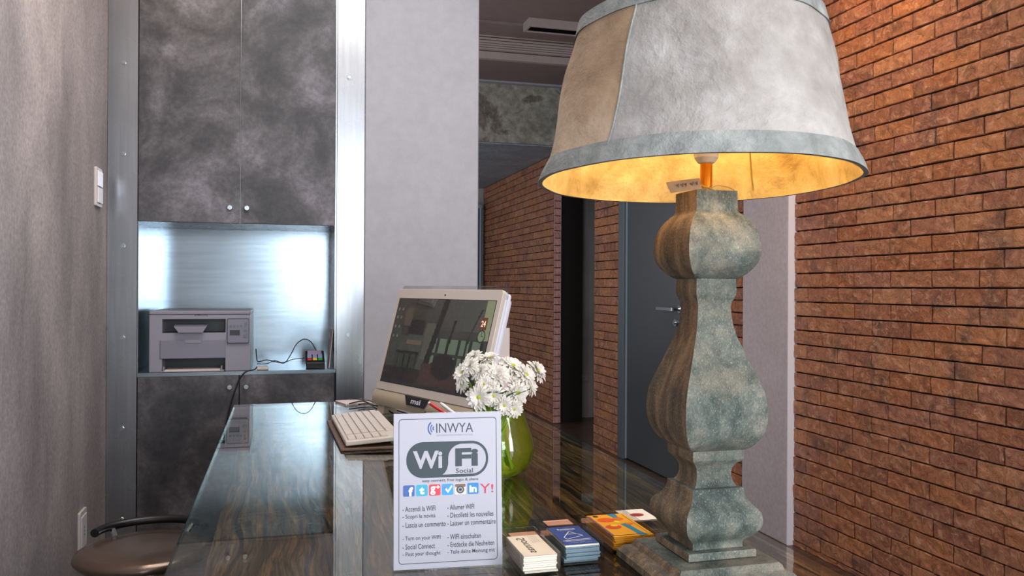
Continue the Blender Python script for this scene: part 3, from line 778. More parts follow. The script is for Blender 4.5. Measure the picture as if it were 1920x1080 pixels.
def smoothpts(p, n=6):
    p = [Vector(x) for x in p]; out = []
    for i in range(len(p) - 1):
        a = p[max(i - 1, 0)]; b = p[i]; c = p[i + 1]; d = p[min(i + 2, len(p) - 1)]
        for k in range(n):
            t = k / n; out.append(.5 * ((2 * b) + (c - a) * t + (2 * a - 5 * b + 4 * c - d) * t * t + (3 * b - a - 3 * c + d) * t ** 3))
    out.append(p[-1]); return out
MB().tube(smoothpts(st), .0009, 6).build('string', 'string', tg)

# ------------------------------------------------------------------ WiFi sign
bl_ = onz(738, 1070, .782); br_ = onz(942, 1058, .782)
ux = (br_ - bl_); SW = ux.length; ux.normalize(); SH = .218
nb = Vector((-ux.y, ux.x, 0)); lean = R(5); uz = Vector((0, 0, math.cos(lean))) + nb * math.sin(lean); un = ux.cross(uz)   # un towards viewer
if un.y > 0: un = -un
sign = thing('wifi_sign', 'white upright WiFi notice in a clear acrylic stand', 'sign', tuple((bl_ + br_) / 2))
def S(u, v, w_=0): return bl_ + ux * (u * SW) + uz * ((1 - v) * SH) + un * w_      # v down from the top
t_ = NT('sign_paper'); t_.pbr('#a8a6b0', .35); MT['sign_paper'] = t_.m
MB().prism([(0, 0), (1, 0), (1, 1), (0, 1)], lambda u, v, q: S(u, v, -q), .0012).build('sheet', 'sign_paper', sign)
MB().prism([(-.004, -.003), (1.004, -.003), (1.004, 1.003), (-.004, 1.003)], lambda u, v, q: S(u, v, -.0016 - q), .002).build('acrylic_back', 'acrylic', sign)
ft = MB()
p = [bl_ - nb * .002 + Vector((0, 0, -.0018)), br_ - nb * .002 + Vector((0, 0, -.0018)), br_ + nb * .06 + Vector((0, 0, -.0018)), bl_ + nb * .06 + Vector((0, 0, -.0018))]
ft.add(p + [x + Vector((0, 0, .0022)) for x in p], [(0, 3, 2, 1), (4, 5, 6, 7), (0, 1, 5, 4), (1, 2, 6, 5), (2, 3, 7, 6), (3, 0, 4, 7)])
ft.build('acrylic_foot', 'acrylic', sign)
def P_(layer): return lambda u, v, _=0: S(u, v, .0002 * layer)
DK = lin('#222f36'); NAVY = lin('#20395f'); BLK = lin('#1c1c22'); WH = lin('#a8a6b0')
def prt(name, fn, label=None):
    mb = MB(); fn(mb); mb.build(name, 'print', sign, label=label)
def rr_(u0, u1, v0, v1, ru, asp, n=6):   # rounded in real units: v radius scaled
    return [(a, b) for a, b in ((x, y / asp) for x, y in rrect(u0, u1, v0 * asp, v1 * asp, ru, n))]
ASP = SH / SW
def border(mb):
    mb.col = BLK; ringpoly(mb, rr_(.045, .955, .035, .965, .03, ASP), rr_(.05, .95, .039, .961, .026, ASP), P_(1))
prt('printed_border', border)
def title(mb):
    mb.col = lin('#2d3440'); T = lambda u, v: S(u, .13 - v, .0002); text(mb, 'INWYA', .39, .735, 0, .062, T, .0)
    mb.col = lin('#8c8c98'); T = lambda u, v: S(u, .152 - v, .0002); text(mb, 'INFORMATION WHERE YOU ARE', .395, .73, 0, .011, T)
    for r, wd, a, c in ((.075, .012, 52, '#2b4a78'), (.052, .012, 46, '#3f5fa0'), (.03, .011, 40, '#4a3f96')):
        mb.col = lin(c); n = 10; cx, cy = .385, .1
        po = []; pi_ = []
        for k in range(n + 1):
            t = R(180 - a + 2 * a * k / n); po.append((cx + r * math.cos(t), cy + r * math.sin(t) * .72)); pi_.append((cx + (r - wd) * math.cos(t), cy + (r - wd) * math.sin(t) * .72))
        o = [S(*p, .0002) for p in po] + [S(*p, .0002) for p in pi_]; mb.add(o, [(k, k + 1, n + 2 + k, n + 1 + k) for k in range(n)])
prt('title_lettering', title)
def badge(mb):
    mb.col = DK; mb.flat(rr_(.115, .875, .187, .42, .155, ASP, 10), P_(1))
    mb.col = WH
    o = rr_(.5, .852, .205, .402, .13, ASP, 10)
    n = 11; tr = o[:n]; tl = o[n:2 * n]; br = o[3 * n:]
    poly = o[:n] + [(.445, .402), (.468, .39), (.488, .368), (.5, .335)] + o[2 * n:]
    mb.flat(poly, P_(2))
def badge2(mb):
    mb.col = WH; text(mb, 'Wi', .175, .445, 0, .115, lambda u, v: S(u, .36 - v, .0005), .035)
    mb.col = DK; text(mb, 'Fi', .565, .78, 0, .118, lambda u, v: S(u, .352 - v, .0005), .045)
    mb.col = BLK; text(mb, 'Social', .57, .73, 0, .03, lambda u, v: S(u, .395 - v, .0006), .01)
    mb.col = BLK; text(mb, 'easy connect, free login & share', .26, .78, 0, .024, lambda u, v: S(u, .452 - v, .0003), .005)
prt('badge', badge); prt('badge_lettering', badge2)
def icon(i, col, fn):
    u0 = .085 + i * .1185; u1 = u0 + .105
    def f(mb):
        if col: mb.col = lin(col); mb.flat(rr_(u0, u1, .463, .535, .012, ASP, 4), P_(1))
        fn(mb, u0, u1)
    prt('social_icon', f)
def T_(v): return lambda a, b: S(a, v - b, .0004)
WW = (.95, .95, .97, 1)
def i0(mb, a, b): mb.col = WW; text(mb, 'f', a + .05, b - .015, 0, .058, T_(.533), .05)
def i1(mb, a, b): mb.col = WW; text(mb, 't', a + .03, b - .03, 0, .048, T_(.525), .06)
def i2(mb, a, b): mb.col = WW; text(mb, 'g', a + .012, a + .06, 0, .055, T_(.53), .03); text(mb, '+', a + .065, b - .006, 0, .022, T_(.492), .04)
def i3(mb, a, b):
    mb.col = WW; mb.flat([(a + .03, .498), (a + .042, .49), (a + .055, .505), (a + .088, .472), (a + .098, .48), (a + .056, .523)], P_(2))
    mb.col = lin('#c04060'); mb.flat([(a + .02, .48), (a + .04, .48), (a + .03, .495)], P_(3))
def i4(mb, a, b):
    mb.col = lin('#6a584a'); mb.flat(rr_(a + .004, b - .004, .466, .487, .008, ASP, 3), P_(2))
    m = (a + b) / 2
    for r, c, l in ((.036, '#3a3634', 3), (.024, '#8d8f92', 4), (.013, '#1d1d22', 5)):
        mb.col = lin(c); mb.flat([(m + r * math.cos(t * PI / 10), .503 + r * .7 * math.sin(t * PI / 10)) for t in range(20)], P_(l))
def i5(mb, a, b): mb.col = WW; text(mb, 'in', a + .018, b - .018, 0, .045, T_(.524), .04)
def i6(mb, a, b): mb.col = lin('#c02c4c'); text(mb, 'Y', a + .0, a + .095, 0, .062, T_(.533), .0); text(mb, '!', a + .105, a + .125, 0, .055, T_(.53), .01)
for i, (c, f) in enumerate((('#3b5a9a', i0), ('#2f9cb8', i1), ('#cc3344', i2), ('#2f8fd0', i3), ('#cfc6ba', i4), ('#2178b8', i5), (None, i6))): icon(i, c, f)
def lists(mb):
    mb.col = BLK
    L = ['- Accendi la WIFI', '- Scopri le novità', '- Lascia un commento', '- Turn on your WIFI', '- Social Connect', '- Post your thought']
    Rr = ['- Allumer WIFI', '- Décolleté les nouvelles', '- Laisser un commentaire', '- WIFI einschalten', '- Entdecke die Neuheiten', '- Teile deine Meinung mit']
    lw = [.30, .30, .395, .345, .295, .345]; rw = [.25, .43, .45, .31, .435, .44]
    vv = [.632, .683, .734, .822, .872, .922]
    for s, wd, v in zip(L, lw, vv): text(mb, s, .08, .08 + wd, 0, .033, lambda a, b: S(a, v - b, .0002), .008)
    for s, wd, v in zip(Rr, rw, vv): text(mb, s, .49, .49 + wd, 0, .033, lambda a, b: S(a, v - b, .0002), .008)
prt('instruction_lettering', lists)

# ------------------------------------------------------------------ computer
ml = onz(697, 752, .815); u = Vector((.364, -.931, 0)); u.normalize(); MWD = .58; MHT = .382
mon = thing('desktop_computer', 'beige all-in-one computer with dark desktop picture, tilted back', 'computer', (ml.x + u.x * MWD / 2, ml.y + u.y * MWD / 2, .78), math.atan2(u.y, u.x))
tl = R(15)
def Mn(x, z, d=0):   # local: x from left, z up along the slab, d backwards
    return Vector((x - MWD / 2, z * math.sin(tl) + d * math.cos(tl), .03 + z * math.cos(tl) - d * math.sin(tl)))
def slab(x0, x1, z0, z1, d0, d1, r=.012, rr4=4): return MB().prism(rrect(x0, x1, z0, z1, r, rr4), lambda a, b, q: Mn(a, b, d0 + q), d1 - d0)
slab(0, MWD, .048, MHT - .004, 0, .012).build('bezel', 'bezel', mon, world=False, bevel=.0015, seg=2)
slab(.002, MWD - .002, .03, MHT - .006, .0125, .022).build('housing', 'glossy_white', mon, world=False, bevel=.003)
slab(.004, MWD - .004, .03, MHT - .008, .0225, .034).build('housing', 'glossy_white', mon, world=False, bevel=.003)
slab(.02, MWD - .02, .03, MHT - .02, .0345, .052).build('rear_cover', 'glossy_white', mon, world=False, bevel=.006)
slab(-.004, MWD + .004, MHT - .03, MHT + .010, .014, .018).build('clear_rim', 'acrylic', mon, world=False)
ch = MB(); n = 8; vs = []
for i in range(n + 1):
    z = .047 * i / n; d = .006 * math.sin(i / n * PI) * -1
    for x in (0, MWD): vs.append(Mn(x, z, d + .002)); 
for i in range(n + 1):
    z = .047 * i / n
    for x in (0, MWD): vs.append(Mn(x, z, .03))
fs = [(2 * i, 2 * i + 1, 2 * i + 3, 2 * i + 2) for i in range(n)] + [(2 * (n + 1) + 2 * i, 2 * (n + 1) + 2 * i + 2, 2 * (n + 1) + 2 * i + 3, 2 * (n + 1) + 2 * i + 1) for i in range(n)]
o = 2 * (n + 1)
fs += [(0, o, o + 1, 1), (2 * n, 2 * n + 1, o + 2 * n + 1, o + 2 * n)] + [(2 * i, 2 * i + 2, o + 2 * i + 2, o + 2 * i) for i in range(n)] + [(2 * i + 1, o + 2 * i + 1, o + 2 * i + 3, 2 * i + 3) for i in range(n)]
ch.add(vs, fs).build('chin', 'beige_plastic', mon, world=False, smooth=40)
slab(.02, MWD - .02, .0735, .3475, -.0006, .0012, .002).build('screen', 'black_plastic', mon, world=False)
# desktop picture on the display
import colorsys
def deskpic(x, y):   # x right, y down, 0..1
    def mixc(a, b, t): return tuple(a[i] * (1 - t) + b[i] * t for i in range(3))
    c = mixc((.10, .12, .10), (.19, .20, .18), min(1, max(0, x * .8 + .1)))
    # ceiling wedge
    if y < .30 + .05 * x: c = mixc((.12, .12, .12), (.22, .24, .21), x)
    if y < .34 - x * .1 and x < .35: c = (.17, .15, .12)
    if .12 < x < .2 and .12 < y < .42: c = (.26, .20, .14)
    if y > .34 and x < .5: c = mixc((.14, .17, .14), (.20, .23, .20), x * 2)
    if .2 < x < .36 and .24 < y < .42: c = (.07, .06, .05)           # dark picture
    if .12 < x < .2 and .32 < y < .44: c = (.09, .09, .08) if not (.135 < x < .185 and .34 < y < .42) else (.15, .16, .14)
    if .38 < x < .50 and .28 < y < .7: c = (.24, .24, .19)
    if .5 < x < .97 and .42 < y < .72:                             # window wall
        c = (.27, .36, .26)
        if int(x * 38) % 4 == 0: c = (.08, .12, .10)
        if int(y * 30) % 6 == 0: c = (.12, .17, .13)
    if x > .93 and y < .42: c = (.42, .46, .28)
    if abs(x - (.545 - .12 * y)) < .028: c = (.05, .05, .045)       # slanted columns
    if abs(x - (.69 - .09 * y)) < .012 and y > .22: c = (.06, .07, .06)
    if abs(x - (.9 - .25 * (y - .1))) < .006 and .1 < y < .4: c = (.10, .10, .09)
    if abs(x - (.85 - .06 * y)) < .01 and .38 < y < .75: c = (.09, .12, .10)
    if .2 < x < .36 and .48 < y < .53: c = (.33, .24, .17)
    if y > .62 and .1 < x < .36:                                  # chairs at the left
        c = (.13, .17, .14)
        if int(x * 60) % 4 == 0 or .62 < y < .64: c = (.03, .04, .04)
    if y > .80: c = (.10, .08, .07)
    if y > .70 + .2 * abs(x - .6) and .42 < x < .8: c = (.21, .12, .10)
    if (x - .64) ** 2 / .014 + (y - .74) ** 2 / .02 < 1: c = (.06, .055, .05)
    if .9 < x < .965 and .17 < y < .31: c = (.42, .15, .05)
    if x < .09 and y > .03 and y < .5 and int(y * 28) % 3 == 0 and int(x * 60) % 3 == 1: c = mixc(c, (.4, .45, .42), .5)
    if y > .965: c = (.09, .11, .12)
    return c
mb = MB(); NX, NYY = 110, 62
for j in range(NYY):
    for i in range(NX):
        a, b = i / NX, j / NYY
        cc = deskpic(a + .5 / NX, b + .5 / NYY); gy = sum(cc) / 3; mb.col = tuple((x * .55 + gy * .45) ** 2.2 for x in cc) + (1,)
        x0 = .022 + (MWD - .044) * a; x1 = .022 + (MWD - .044) * (i + 1) / NX; z1 = .3455 - .27 * b; z0 = .3455 - .27 * (j + 1) / NYY
        mb.add([Mn(x0, z0, -.0008), Mn(x1, z0, -.0008), Mn(x1, z1, -.0008), Mn(x0, z1, -.0008)], [(0, 1, 2, 3)])
def Sc(a, b, d): return Mn(.022 + (MWD - .044) * a, .3455 - .27 * b, d)
mb.col = (.75, .6, .45, 1); text(mb, '24', .912, .952, 0, .065, lambda a, b: Sc(a, .275 - b, -.001), .02)
n = 20; cx, cy, rx, ry = .935, .375, .036, .07
for r0, r1, c in ((0, .8, (.12, .15, .09, 1)), (.8, 1, (.01, .01, .01, 1))):
    mb.col = c; ringpoly(mb, [(cx + rx * r1 * math.cos(2 * PI * k / n), cy + ry * r1 * math.sin(2 * PI * k / n)) for k in range(n)], [(cx + rx * r0 * .999 * math.cos(2 * PI * k / n), cy + ry * r0 * math.sin(2 * PI * k / n)) for k in range(n)], lambda a, b: Sc(a, b, -.001))
mb.col = (.01, .01, .01, 1); mb.flat([(cx - .002, cy), (cx + .002, cy), (cx + .002, cy - .05), (cx - .002, cy - .05)], lambda a, b: Sc(a, b, -.0012)); mb.flat([(cx, cy - .003), (cx, cy + .004), (cx + .018, cy + .004), (cx + .018, cy - .003)], lambda a, b: Sc(a, b, -.0012))
scr = [c for c in mon.children if c.name.startswith('screen')][0]
mb.build('desktop_picture', 'display', scr, world=False)
MB().prism(rrect(.0215, MWD - .0215, .0752, .346, .002, 2), lambda a, b, q: Mn(a, b, -.0016 - q), .0003).build('glass_cover', 'screen_glass', scr, world=False)
lp = MB().prism([(.205, .046), (.345, .046), (.325, .018), (.225, .018)], lambda a, b, q: Mn(a, b, -.0055 - q), .0015).build('logo_plate', 'steel_dark', mon, world=False)
t2 = MB(); text(t2, 'msi', .248, .302, .025, .040, lambda a, b: Mn(a, b, -.0074), .02); t2.build('lettering', 'glossy_white', lp, world=False)
MB().tube([Mn(MWD / 2, .36, .001), Mn(MWD / 2, .36, -.001)], .003, 12).build('webcam', 'black_plastic', mon, world=False)
slab(MWD - .042, MWD - .02, .054, .07, -.001, .0005, .002).build('energy_sticker', 'steel_dark', mon, world=False)
for x in (.03, MWD - .07): MB().prism([(.0, .0), (.055, 0), (.055, .006), (.03, .04), (.01, .04)], lambda a, b, q, x=x: Vector((x - MWD / 2 + q, a, .0005 + b)), .04).build('foot', 'beige_plastic', mon, world=False, bevel=.002)
MB().prism([(.11, .18), (.085, .18), (.20, 0.001), (.225, 0.001)], lambda a, b, q: Vector((-.09 + q, a, b)), .18).build('rear_stand', 'glossy_white', mon, world=False, bevel=.002)

# keyboard on a brown pad
k0 = onz(621, 773, .80); k1 = onz(652, 829, .80); k2 = onz(735, 813, .80)
ku = (k1 - k0); KL = .44; ku.normalize()          # along the long side, towards the viewer
kb = thing('keyboard', 'pale beige keyboard lying in front of the computer screen', 'keyboard', (k1.x - ku.x * KL / 2 + .065, k1.y - ku.y * KL / 2, .7865), math.atan2(ku.y, ku.x))
# local x along the length, y to the right (towards the monitor) - raised at the back edge
def K(x, y, z=0): return Vector((x, y, .003 + (y + .075) * .06 + z))
def kbox(x0, x1, y0, y1, z0, z1):
    return MB().add([K(x0, y0, z0), K(x1, y0, z0), K(x1, y1, z0), K(x0, y1, z0), K(x0, y0, z1), K(x1, y0, z1), K(x1, y1, z1), K(x0, y1, z1)],
                    [(0, 3, 2, 1), (4, 5, 6, 7), (0, 1, 5, 4), (1, 2, 6, 5), (2, 3, 7, 6), (3, 0, 4, 7)])
kbox(-KL / 2, KL / 2, -.07, .07, 0, .012).build('case', 'off_white_plastic', kb, world=False, bevel=.003)
rows = [(-.062, 13.2), (-.042, 15), (-.022, 15), (-.002, 15), (.018, 15), (.040, 16)]
rk = random.Random(5)
kv = bpy.data.meshes.new('key'); kk = kbox(-.008, .008, -.0078, .0078, .0121, .0165)
for ri, (y, nk) in enumerate(rows):
    nk = 16; pitch = (KL - .09) / nk
    if ri == 0: segs = [(0, 1.2), (1.2, 2.4), (2.4, 3.6), (3.6, 9.5), (9.5, 10.7), (10.7, 12), (12, 13.5), (13.5, 16)]
    else: segs = [(k, k + 1) for k in range(nk)]
    for a, b in segs:
        x0 = -KL / 2 + .015 + a * pitch; x1 = -KL / 2 + .015 + b * pitch - .0022
        kbox(x0, x1, y, y + .0165, .0121, .0165).build('key', 'off_white_plastic', kb, world=False)
for ri in range(5):
    for k in range(3):
        x0 = KL / 2 - .062 + k * .0185; kbox(x0, x0 + .0165, -.062 + ri * .02, -.0455 + ri * .02, .0121, .0165).build('key', 'off_white_plastic', kb, world=False)
for x in (-.19, .15): MB().box(x, x + .04, .045, .055, -.006, .010).build('foot', 'black_plastic', kb, world=False)
pad = MB().box(-KL / 2 - .004, KL / 2 + .012, -.083, .05, -.0062, -.0002)
po = pad.build('desk_pad', 'brown_leather', None, world=False, bevel=.001, seg=1); po.location = kb.location; po.rotation_euler = kb.rotation_euler
tag(po, 'thin dark brown leather pad underneath the keyboard', 'pad')
# papers and cable tangle
q = onz(660, 757, .781)
pp = MB().box(-.04, .055, -.05, .05, .0, .006).build('paper_stack', 'paper', None, bevel=.001); pp.location = (q.x, q.y + .02, .7805); pp.rotation_euler = (0, 0, .3); tag(pp, 'small stack of papers lying behind the keyboard by the steel strip', 'papers')
def cable(name, pts, r, label, cat='cable', m='black_rubber', n=7):
    o = MB().tube(smoothpts(pts, n), r, 7).build(name, m, smooth=True); return tag(o, label, cat)
c0 = onz(672, 748, .79)
cable('computer_cable', [onz(655, 757, .789), onz(680, 752, .791), onz(700, 760, .784), onz(718, 762, .79), onz(712, 772, .784), onz(728, 768, .786), onz(738, 776, .784), onz(722, 764, .795), onz(745, 770, .784), onz(765, 776, .784)], .0022, 'tangled dark cable between the keyboard and the computer', m='black_rubber')
cable('computer_cable', [onz(640, 752, .7835), onz(662, 748, .789), onz(690, 751, .788), onz(705, 756, .784), onz(708, 766, .784), onz(690, 757, .789), onz(672, 758, .79)], .0018, 'grey looped cable lying on the small paper stack', m='steel_dark')
# pens
def pen(px0, py0, px1, py1, z0, z1, m, label):
    a = ony(px0, py0, z0); b = ony(px1, py1, z1); d = (b - a).normalized()
    e = thing('pen', label, 'pen', tuple(a)); L = .13; b = a + d * L
    MB().tube([a, b], .0045, 12).build('barrel', m, e, smooth=True)
    MB().tube([b, b + d * .008, b + d * .014], [.0044, .0025, .0006], 12).build('tip', 'steel_dark', e, smooth=True)
    MB().tube([a - d * .006, a], [.0032, .0032], 10).build('cap', 'white_plastic', e)
pen(807, 757, 830, 772, 2.14, 2.11, 'red_plastic', 'red pen leaning against the computer above the sign')
pen(829, 758, 850, 774, 2.15, 2.12, 'white_plastic', 'white pen leaning beside the red pen above the sign')
pc = thing('pen_holder', 'small clear acrylic pen tray hidden behind the sign', 'holder', (0, 0, 0))
e0 = onz(826, 800, .79); pc.location = (e0.x, e0.y, .7805)
MB().box(e0.x - .04, e0.x + .04, e0.y - .035, e0.y + .035, .7805, .7835).build('base', 'acrylic', pc)
MB().box(e0.x - .04, e0.x - .037, e0.y - .035, e0.y + .035, .784, .83).box(e0.x + .037, e0.x + .04, e0.y - .035, e0.y + .035, .784, .83).build('wall', 'acrylic', pc)
# acrylic brochure stand behind computer
p0 = onz(950, 770, .78)
bs = thing('brochure_stand', 'pale clear brochure stand just visible behind the computer', 'stand', (.60, 2.55, .78))
hx = ony(950, 603, 2.55)
MB().box(hx.x - .055, hx.x + .008, 2.55, 2.556, .781, hx.z).build('back', 'acrylic', bs)
MB().box(hx.x - .055, hx.x + .006, 2.535, 2.549, .784, hx.z - .02).build('leaflets', 'paper', bs)
MB().box(hx.x - .055, hx.x + .008, 2.50, 2.556, .7803, .7808).build('base', 'acrylic', bs)

# ------------------------------------------------------------------ vase and flowers
vb = Vector((.447, 1.715, .78))
vase = thing('glass_vase', 'round yellow-green glass vase filled with flower stems and water', 'vase', tuple(vb))
op = [(.030, .0006), (.045, .002), (.060, .012), (.0715, .030), (.0765, .050), (.077, .066), (.073, .085), (.066, .104), (.059, .122), (.0545, .138), (.0525, .150)]
ip = [(r - .003, z + (.004 if i < 2 else 0)) for i, (r, z) in enumerate(op)]
pr = [(.0001, .0006)] + op + [(.051, .1515), (.0495, .150)] + list(reversed(ip[1:-1])) + [(.0001, .0065)]
MB().lathe(pr, 56, cap=False).build('bowl', 'vase_glass', vase, world=False, smooth=60, merge=1e-5)
MB().lathe([(.0001, .0075), (.04, .0085), (.055, .015), (.0675, .031), (.0725, .050), (.073, .066), (.069, .086), (.0001, .086)], 40, cap=False).build('water', 'water', vase, world=False, smooth=40, merge=1e-5)
FL = [(110, 230, 62, .3), (190, 115, 52, .6), (305, 125, 58, .8), (465, 185, 78, .2), (560, 245, 68, -.2), (642, 215, 70, .5), (352, 245, 75, -.3), (235, 225, 60, 0), (225, 405, 74, -.6), (330, 395, 62, -.7),
      (105, 315, 48, .4), (590, 325, 58, .1), (480, 305, 52, -.3), (500, 375, 72, -.6), (405, 462, 54, -.9), (475, 490, 52, -.9), (265, 310, 52, -.4), (395, 180, 40, .9), (160, 180, 55, .1), (300, 330, 46, -.5)]
def bloom(e, c, nrm, r, seed, full):
    rg = random.Random(seed); z = nrm.normalized(); x = z.orthogonal().normalized(); y = z.cross(x)
    mb = MB(); layers = [(22, 1.0, .10), (20, .86, .35), (16, .66, .65)] + ([(14, .48, .95), (10, .32, 1.2)] if full else [])
    for n, rad, lift in layers:
        for k in range(n):
            a = 2 * PI * k / n + rg.uniform(-.12, .12); L = r * rad * rg.uniform(.85, 1.08); wd = r * .11 * rg.uniform(.85, 1.2)
            d = x * math.cos(a) + y * math.sin(a); s = z.cross(d); li = lift + rg.uniform(-.1, .12)
            pts = []
            for t, ww in ((.12, .5), (.45, 1), (.8, 1.05), (1, .45)):
                h = math.sin(li) * L * t - .25 * L * t * t * (1 - li * .4)
                p = c + d * (L * t * math.cos(li * .8)) + z * (h + .002)
                pts += [p - s * wd * ww + z * wd * .35, p, p + s * wd * ww + z * wd * .35]
            mb.add(pts, [(3 * i + j, 3 * i + j + 1, 3 * i + j + 4, 3 * i + j + 3) for i in range(3) for j in (0, 1)])
    mb.build('petals', 'petal', e, smooth=True)
    if not full:
        h = MB(); n = 12; pr2 = [(.0, .16), (.10, .15), (.2, .09), (.26, .0)]
        vs = []
        for rr2, zz in pr2:
            for k in range(n): a = 2 * PI * k / n; vs.append(c + (x * math.cos(a) + y * math.sin(a)) * max(rr2 * r, 1e-4) + z * (zz * r + .002))
        h.add(vs, [(i * n + k, i * n + (k + 1) % n, (i + 1) * n + (k + 1) % n, (i + 1) * n + k) for i in range(3) for k in range(n)]); h.build('flower_centre', 'flower_heart', e, smooth=True)
ctr = vb + Vector((0, 0, .19))
positions = ['at far left', 'at upper left', 'at the top', 'at the upper right, yellow heart showing', 'at the right, yellow heart showing', 'at far right', 'in the middle, fully double', 'left of the middle, tinged pink', 'at lower left, green heart showing', 'at the bottom middle, over the vase rim', 'at the left edge, half hidden and low', 'at the right edge, below the rightmost bloom', 'right of the middle, small', 'at lower right, large', 'drooping over the front of the rim', 'drooping lowest over the green glass', 'low left of the middle, small', 'at the back near the top, smallest', 'tucked between the two upper left blooms', 'small one just above the lower left bloom']
for i, (a, b, rp, front) in enumerate(FL):
    px = 840 + a / 3.857; py = 640 + b / 3.857
    yy = vb.y + front * .055 - .01
    p = ony(px, py, yy)
    rad = rp / 3.857 / F * p.length * 1.22
    nr = (p - ctr) * 1.0; nr = nr.normalized() * .8 + Vector((-.15, -.75, .35)); nr.normalize()
    e = thing('daisy', 'white daisy-like chrysanthemum ' + positions[i], 'flower', tuple(p), 0, 'white flowers in the green vase')
    bloom(e, p, nr, rad, 50 + i, i in (6, 7, 1, 12, 17, 18, 19))
    th = math.atan2(p.y - vb.y, p.x - vb.x); rm = min(.042, (Vector((p.x, p.y)) - Vector((vb.x, vb.y))).length * .7)
    neck = vb + Vector((rm * math.cos(th), rm * math.sin(th), .152)); foot = vb + Vector((-.034 * math.cos(th + .5), -.034 * math.sin(th + .5), .012 + .002 * (i % 3)))
    MB().tube(smoothpts([p - nr * .002, p * .5 + neck * .5 - nr * .008, neck, neck * .5 + foot * .5, foot], 4), .0024, 6).build('stem', 'stem_green', e, smooth=True)
    if True:
        lf = MB(); base = neck + Vector((0, 0, .012)); d = Vector((math.cos(th + .7), math.sin(th + .7), .9)).normalized(); s = d.cross(Vector((0, 0, 1))).normalized()
        pts = []
        for t, ww in ((0, .1), (.3, 1), (.6, .9), (1, .05)):
            c = base + d * .052 * t + Vector((0, 0, -.012 * t * t)); pts += [c - s * .009 * ww, c + Vector((0, 0, -.0015)), c + s * .009 * ww]
        lf.add(pts, [(3 * k + j, 3 * k + j + 1, 3 * k + j + 4, 3 * k + j + 3) for k in range(3) for j in (0, 1)]); lf.build('leaf', 'leaf_green', e, smooth=True)

# ------------------------------------------------------------------ card holders and cards
def holder(label, x0, x1, y0, y1, z0, h, name='card_holder'):
    e = thing(name, label, 'holder', ((x0 + x1) / 2, (y0 + y1) / 2, z0)); t = .0018
    MB().box(x0, x1, y0, y1, z0, z0 + t).build('base', 'acrylic', e)
    MB().box(x0, x0 + t, y0, y1, z0 + t, z0 + h).build('side_wall', 'acrylic', e)
    MB().box(x1 - t, x1, y0, y1, z0 + t, z0 + h).build('side_wall', 'acrylic', e)
    MB().box(x0 + t, x1 - t, y1 - t, y1, z0 + t, z0 + h).build('back_wall', 'acrylic', e)
    MB().box(x0 + t, x1 - t, y0, y0 + t, z0 + t, z0 + .006).build('front_lip', 'acrylic', e)
    return e
def cards(name, label, x0, x1, y0, y1, z0, n, th, m, edge, topfn, rot=0, group=None):
    e = thing(name, label, 'cards', ((x0 + x1) / 2, (y0 + y1) / 2, z0)); rg = random.Random(len(label))
    for k in range(n):
        dx, dy = rg.uniform(-.0015, .0015), rg.uniform(-.003, .003); top = k == n - 1
        if top: dx = dy = 0
        c = MB().box(x0 + dx, x1 + dx, y0 + dy, y1 + dy, z0 + k * th + .0002, z0 + (k + 1) * th - .0002).build('card', m if top else edge, e)
    mb = MB(); z = z0 + n * th
    topfn(mb, lambda a, b, l=0: Vector((x0 + (x1 - x0) * a, y0 + (y1 - y0) * b, z + .0003 + l * .00015)))
    mb.build('printed_face', 'print', e)
    return e
wa = onz(986, 1052, .79); wb = onz(1046, 1040, .79)
def cardpos(pxl, pyl, pxr, pyr, zt): a = onz(pxl, pyl, zt); b = onz(pxr, pyr, zt); return a, b
# white stack
zt = .806; a, b = cardpos(985, 1047, 1042, 1036, zt)
x0 = a.x; x1 = b.x; yf = (a.y + b.y) / 2; yb_ = onz(1003, 1003, zt).y
holder('clear acrylic card holder around the white card stack', x0 - .005, x1 + .004, yf - .004, yb_ + .03, .7805, .030)
def white(mb, T):
    mb.col = lin('#e0d3bd'); mb.flat([(0, 0), (1, 0), (1, 1), (0, 1)], T)
    mb.col = lin('#1e1c1c'); text(mb, 'Sonnas', .12, .86, .0, .26, lambda u_, v_: T(.48 - v_, 1 - u_, 2), .0)
    for k in range(4):
        mb.col = lin('#6a625a'); text(mb, 'via roma 12 tel 045', .0, .34, 0, .03, lambda u_, v_, k=k: T(.86 - k * .07 - v_, .95 - u_, 2))
cards('business_cards', 'stack of off-white cards with curly black lettering, nearest the sign', x0, x1, yf, yb_, .7828, 8, (zt - .7828) / 8, 'card_stock', 'card_stock', white)
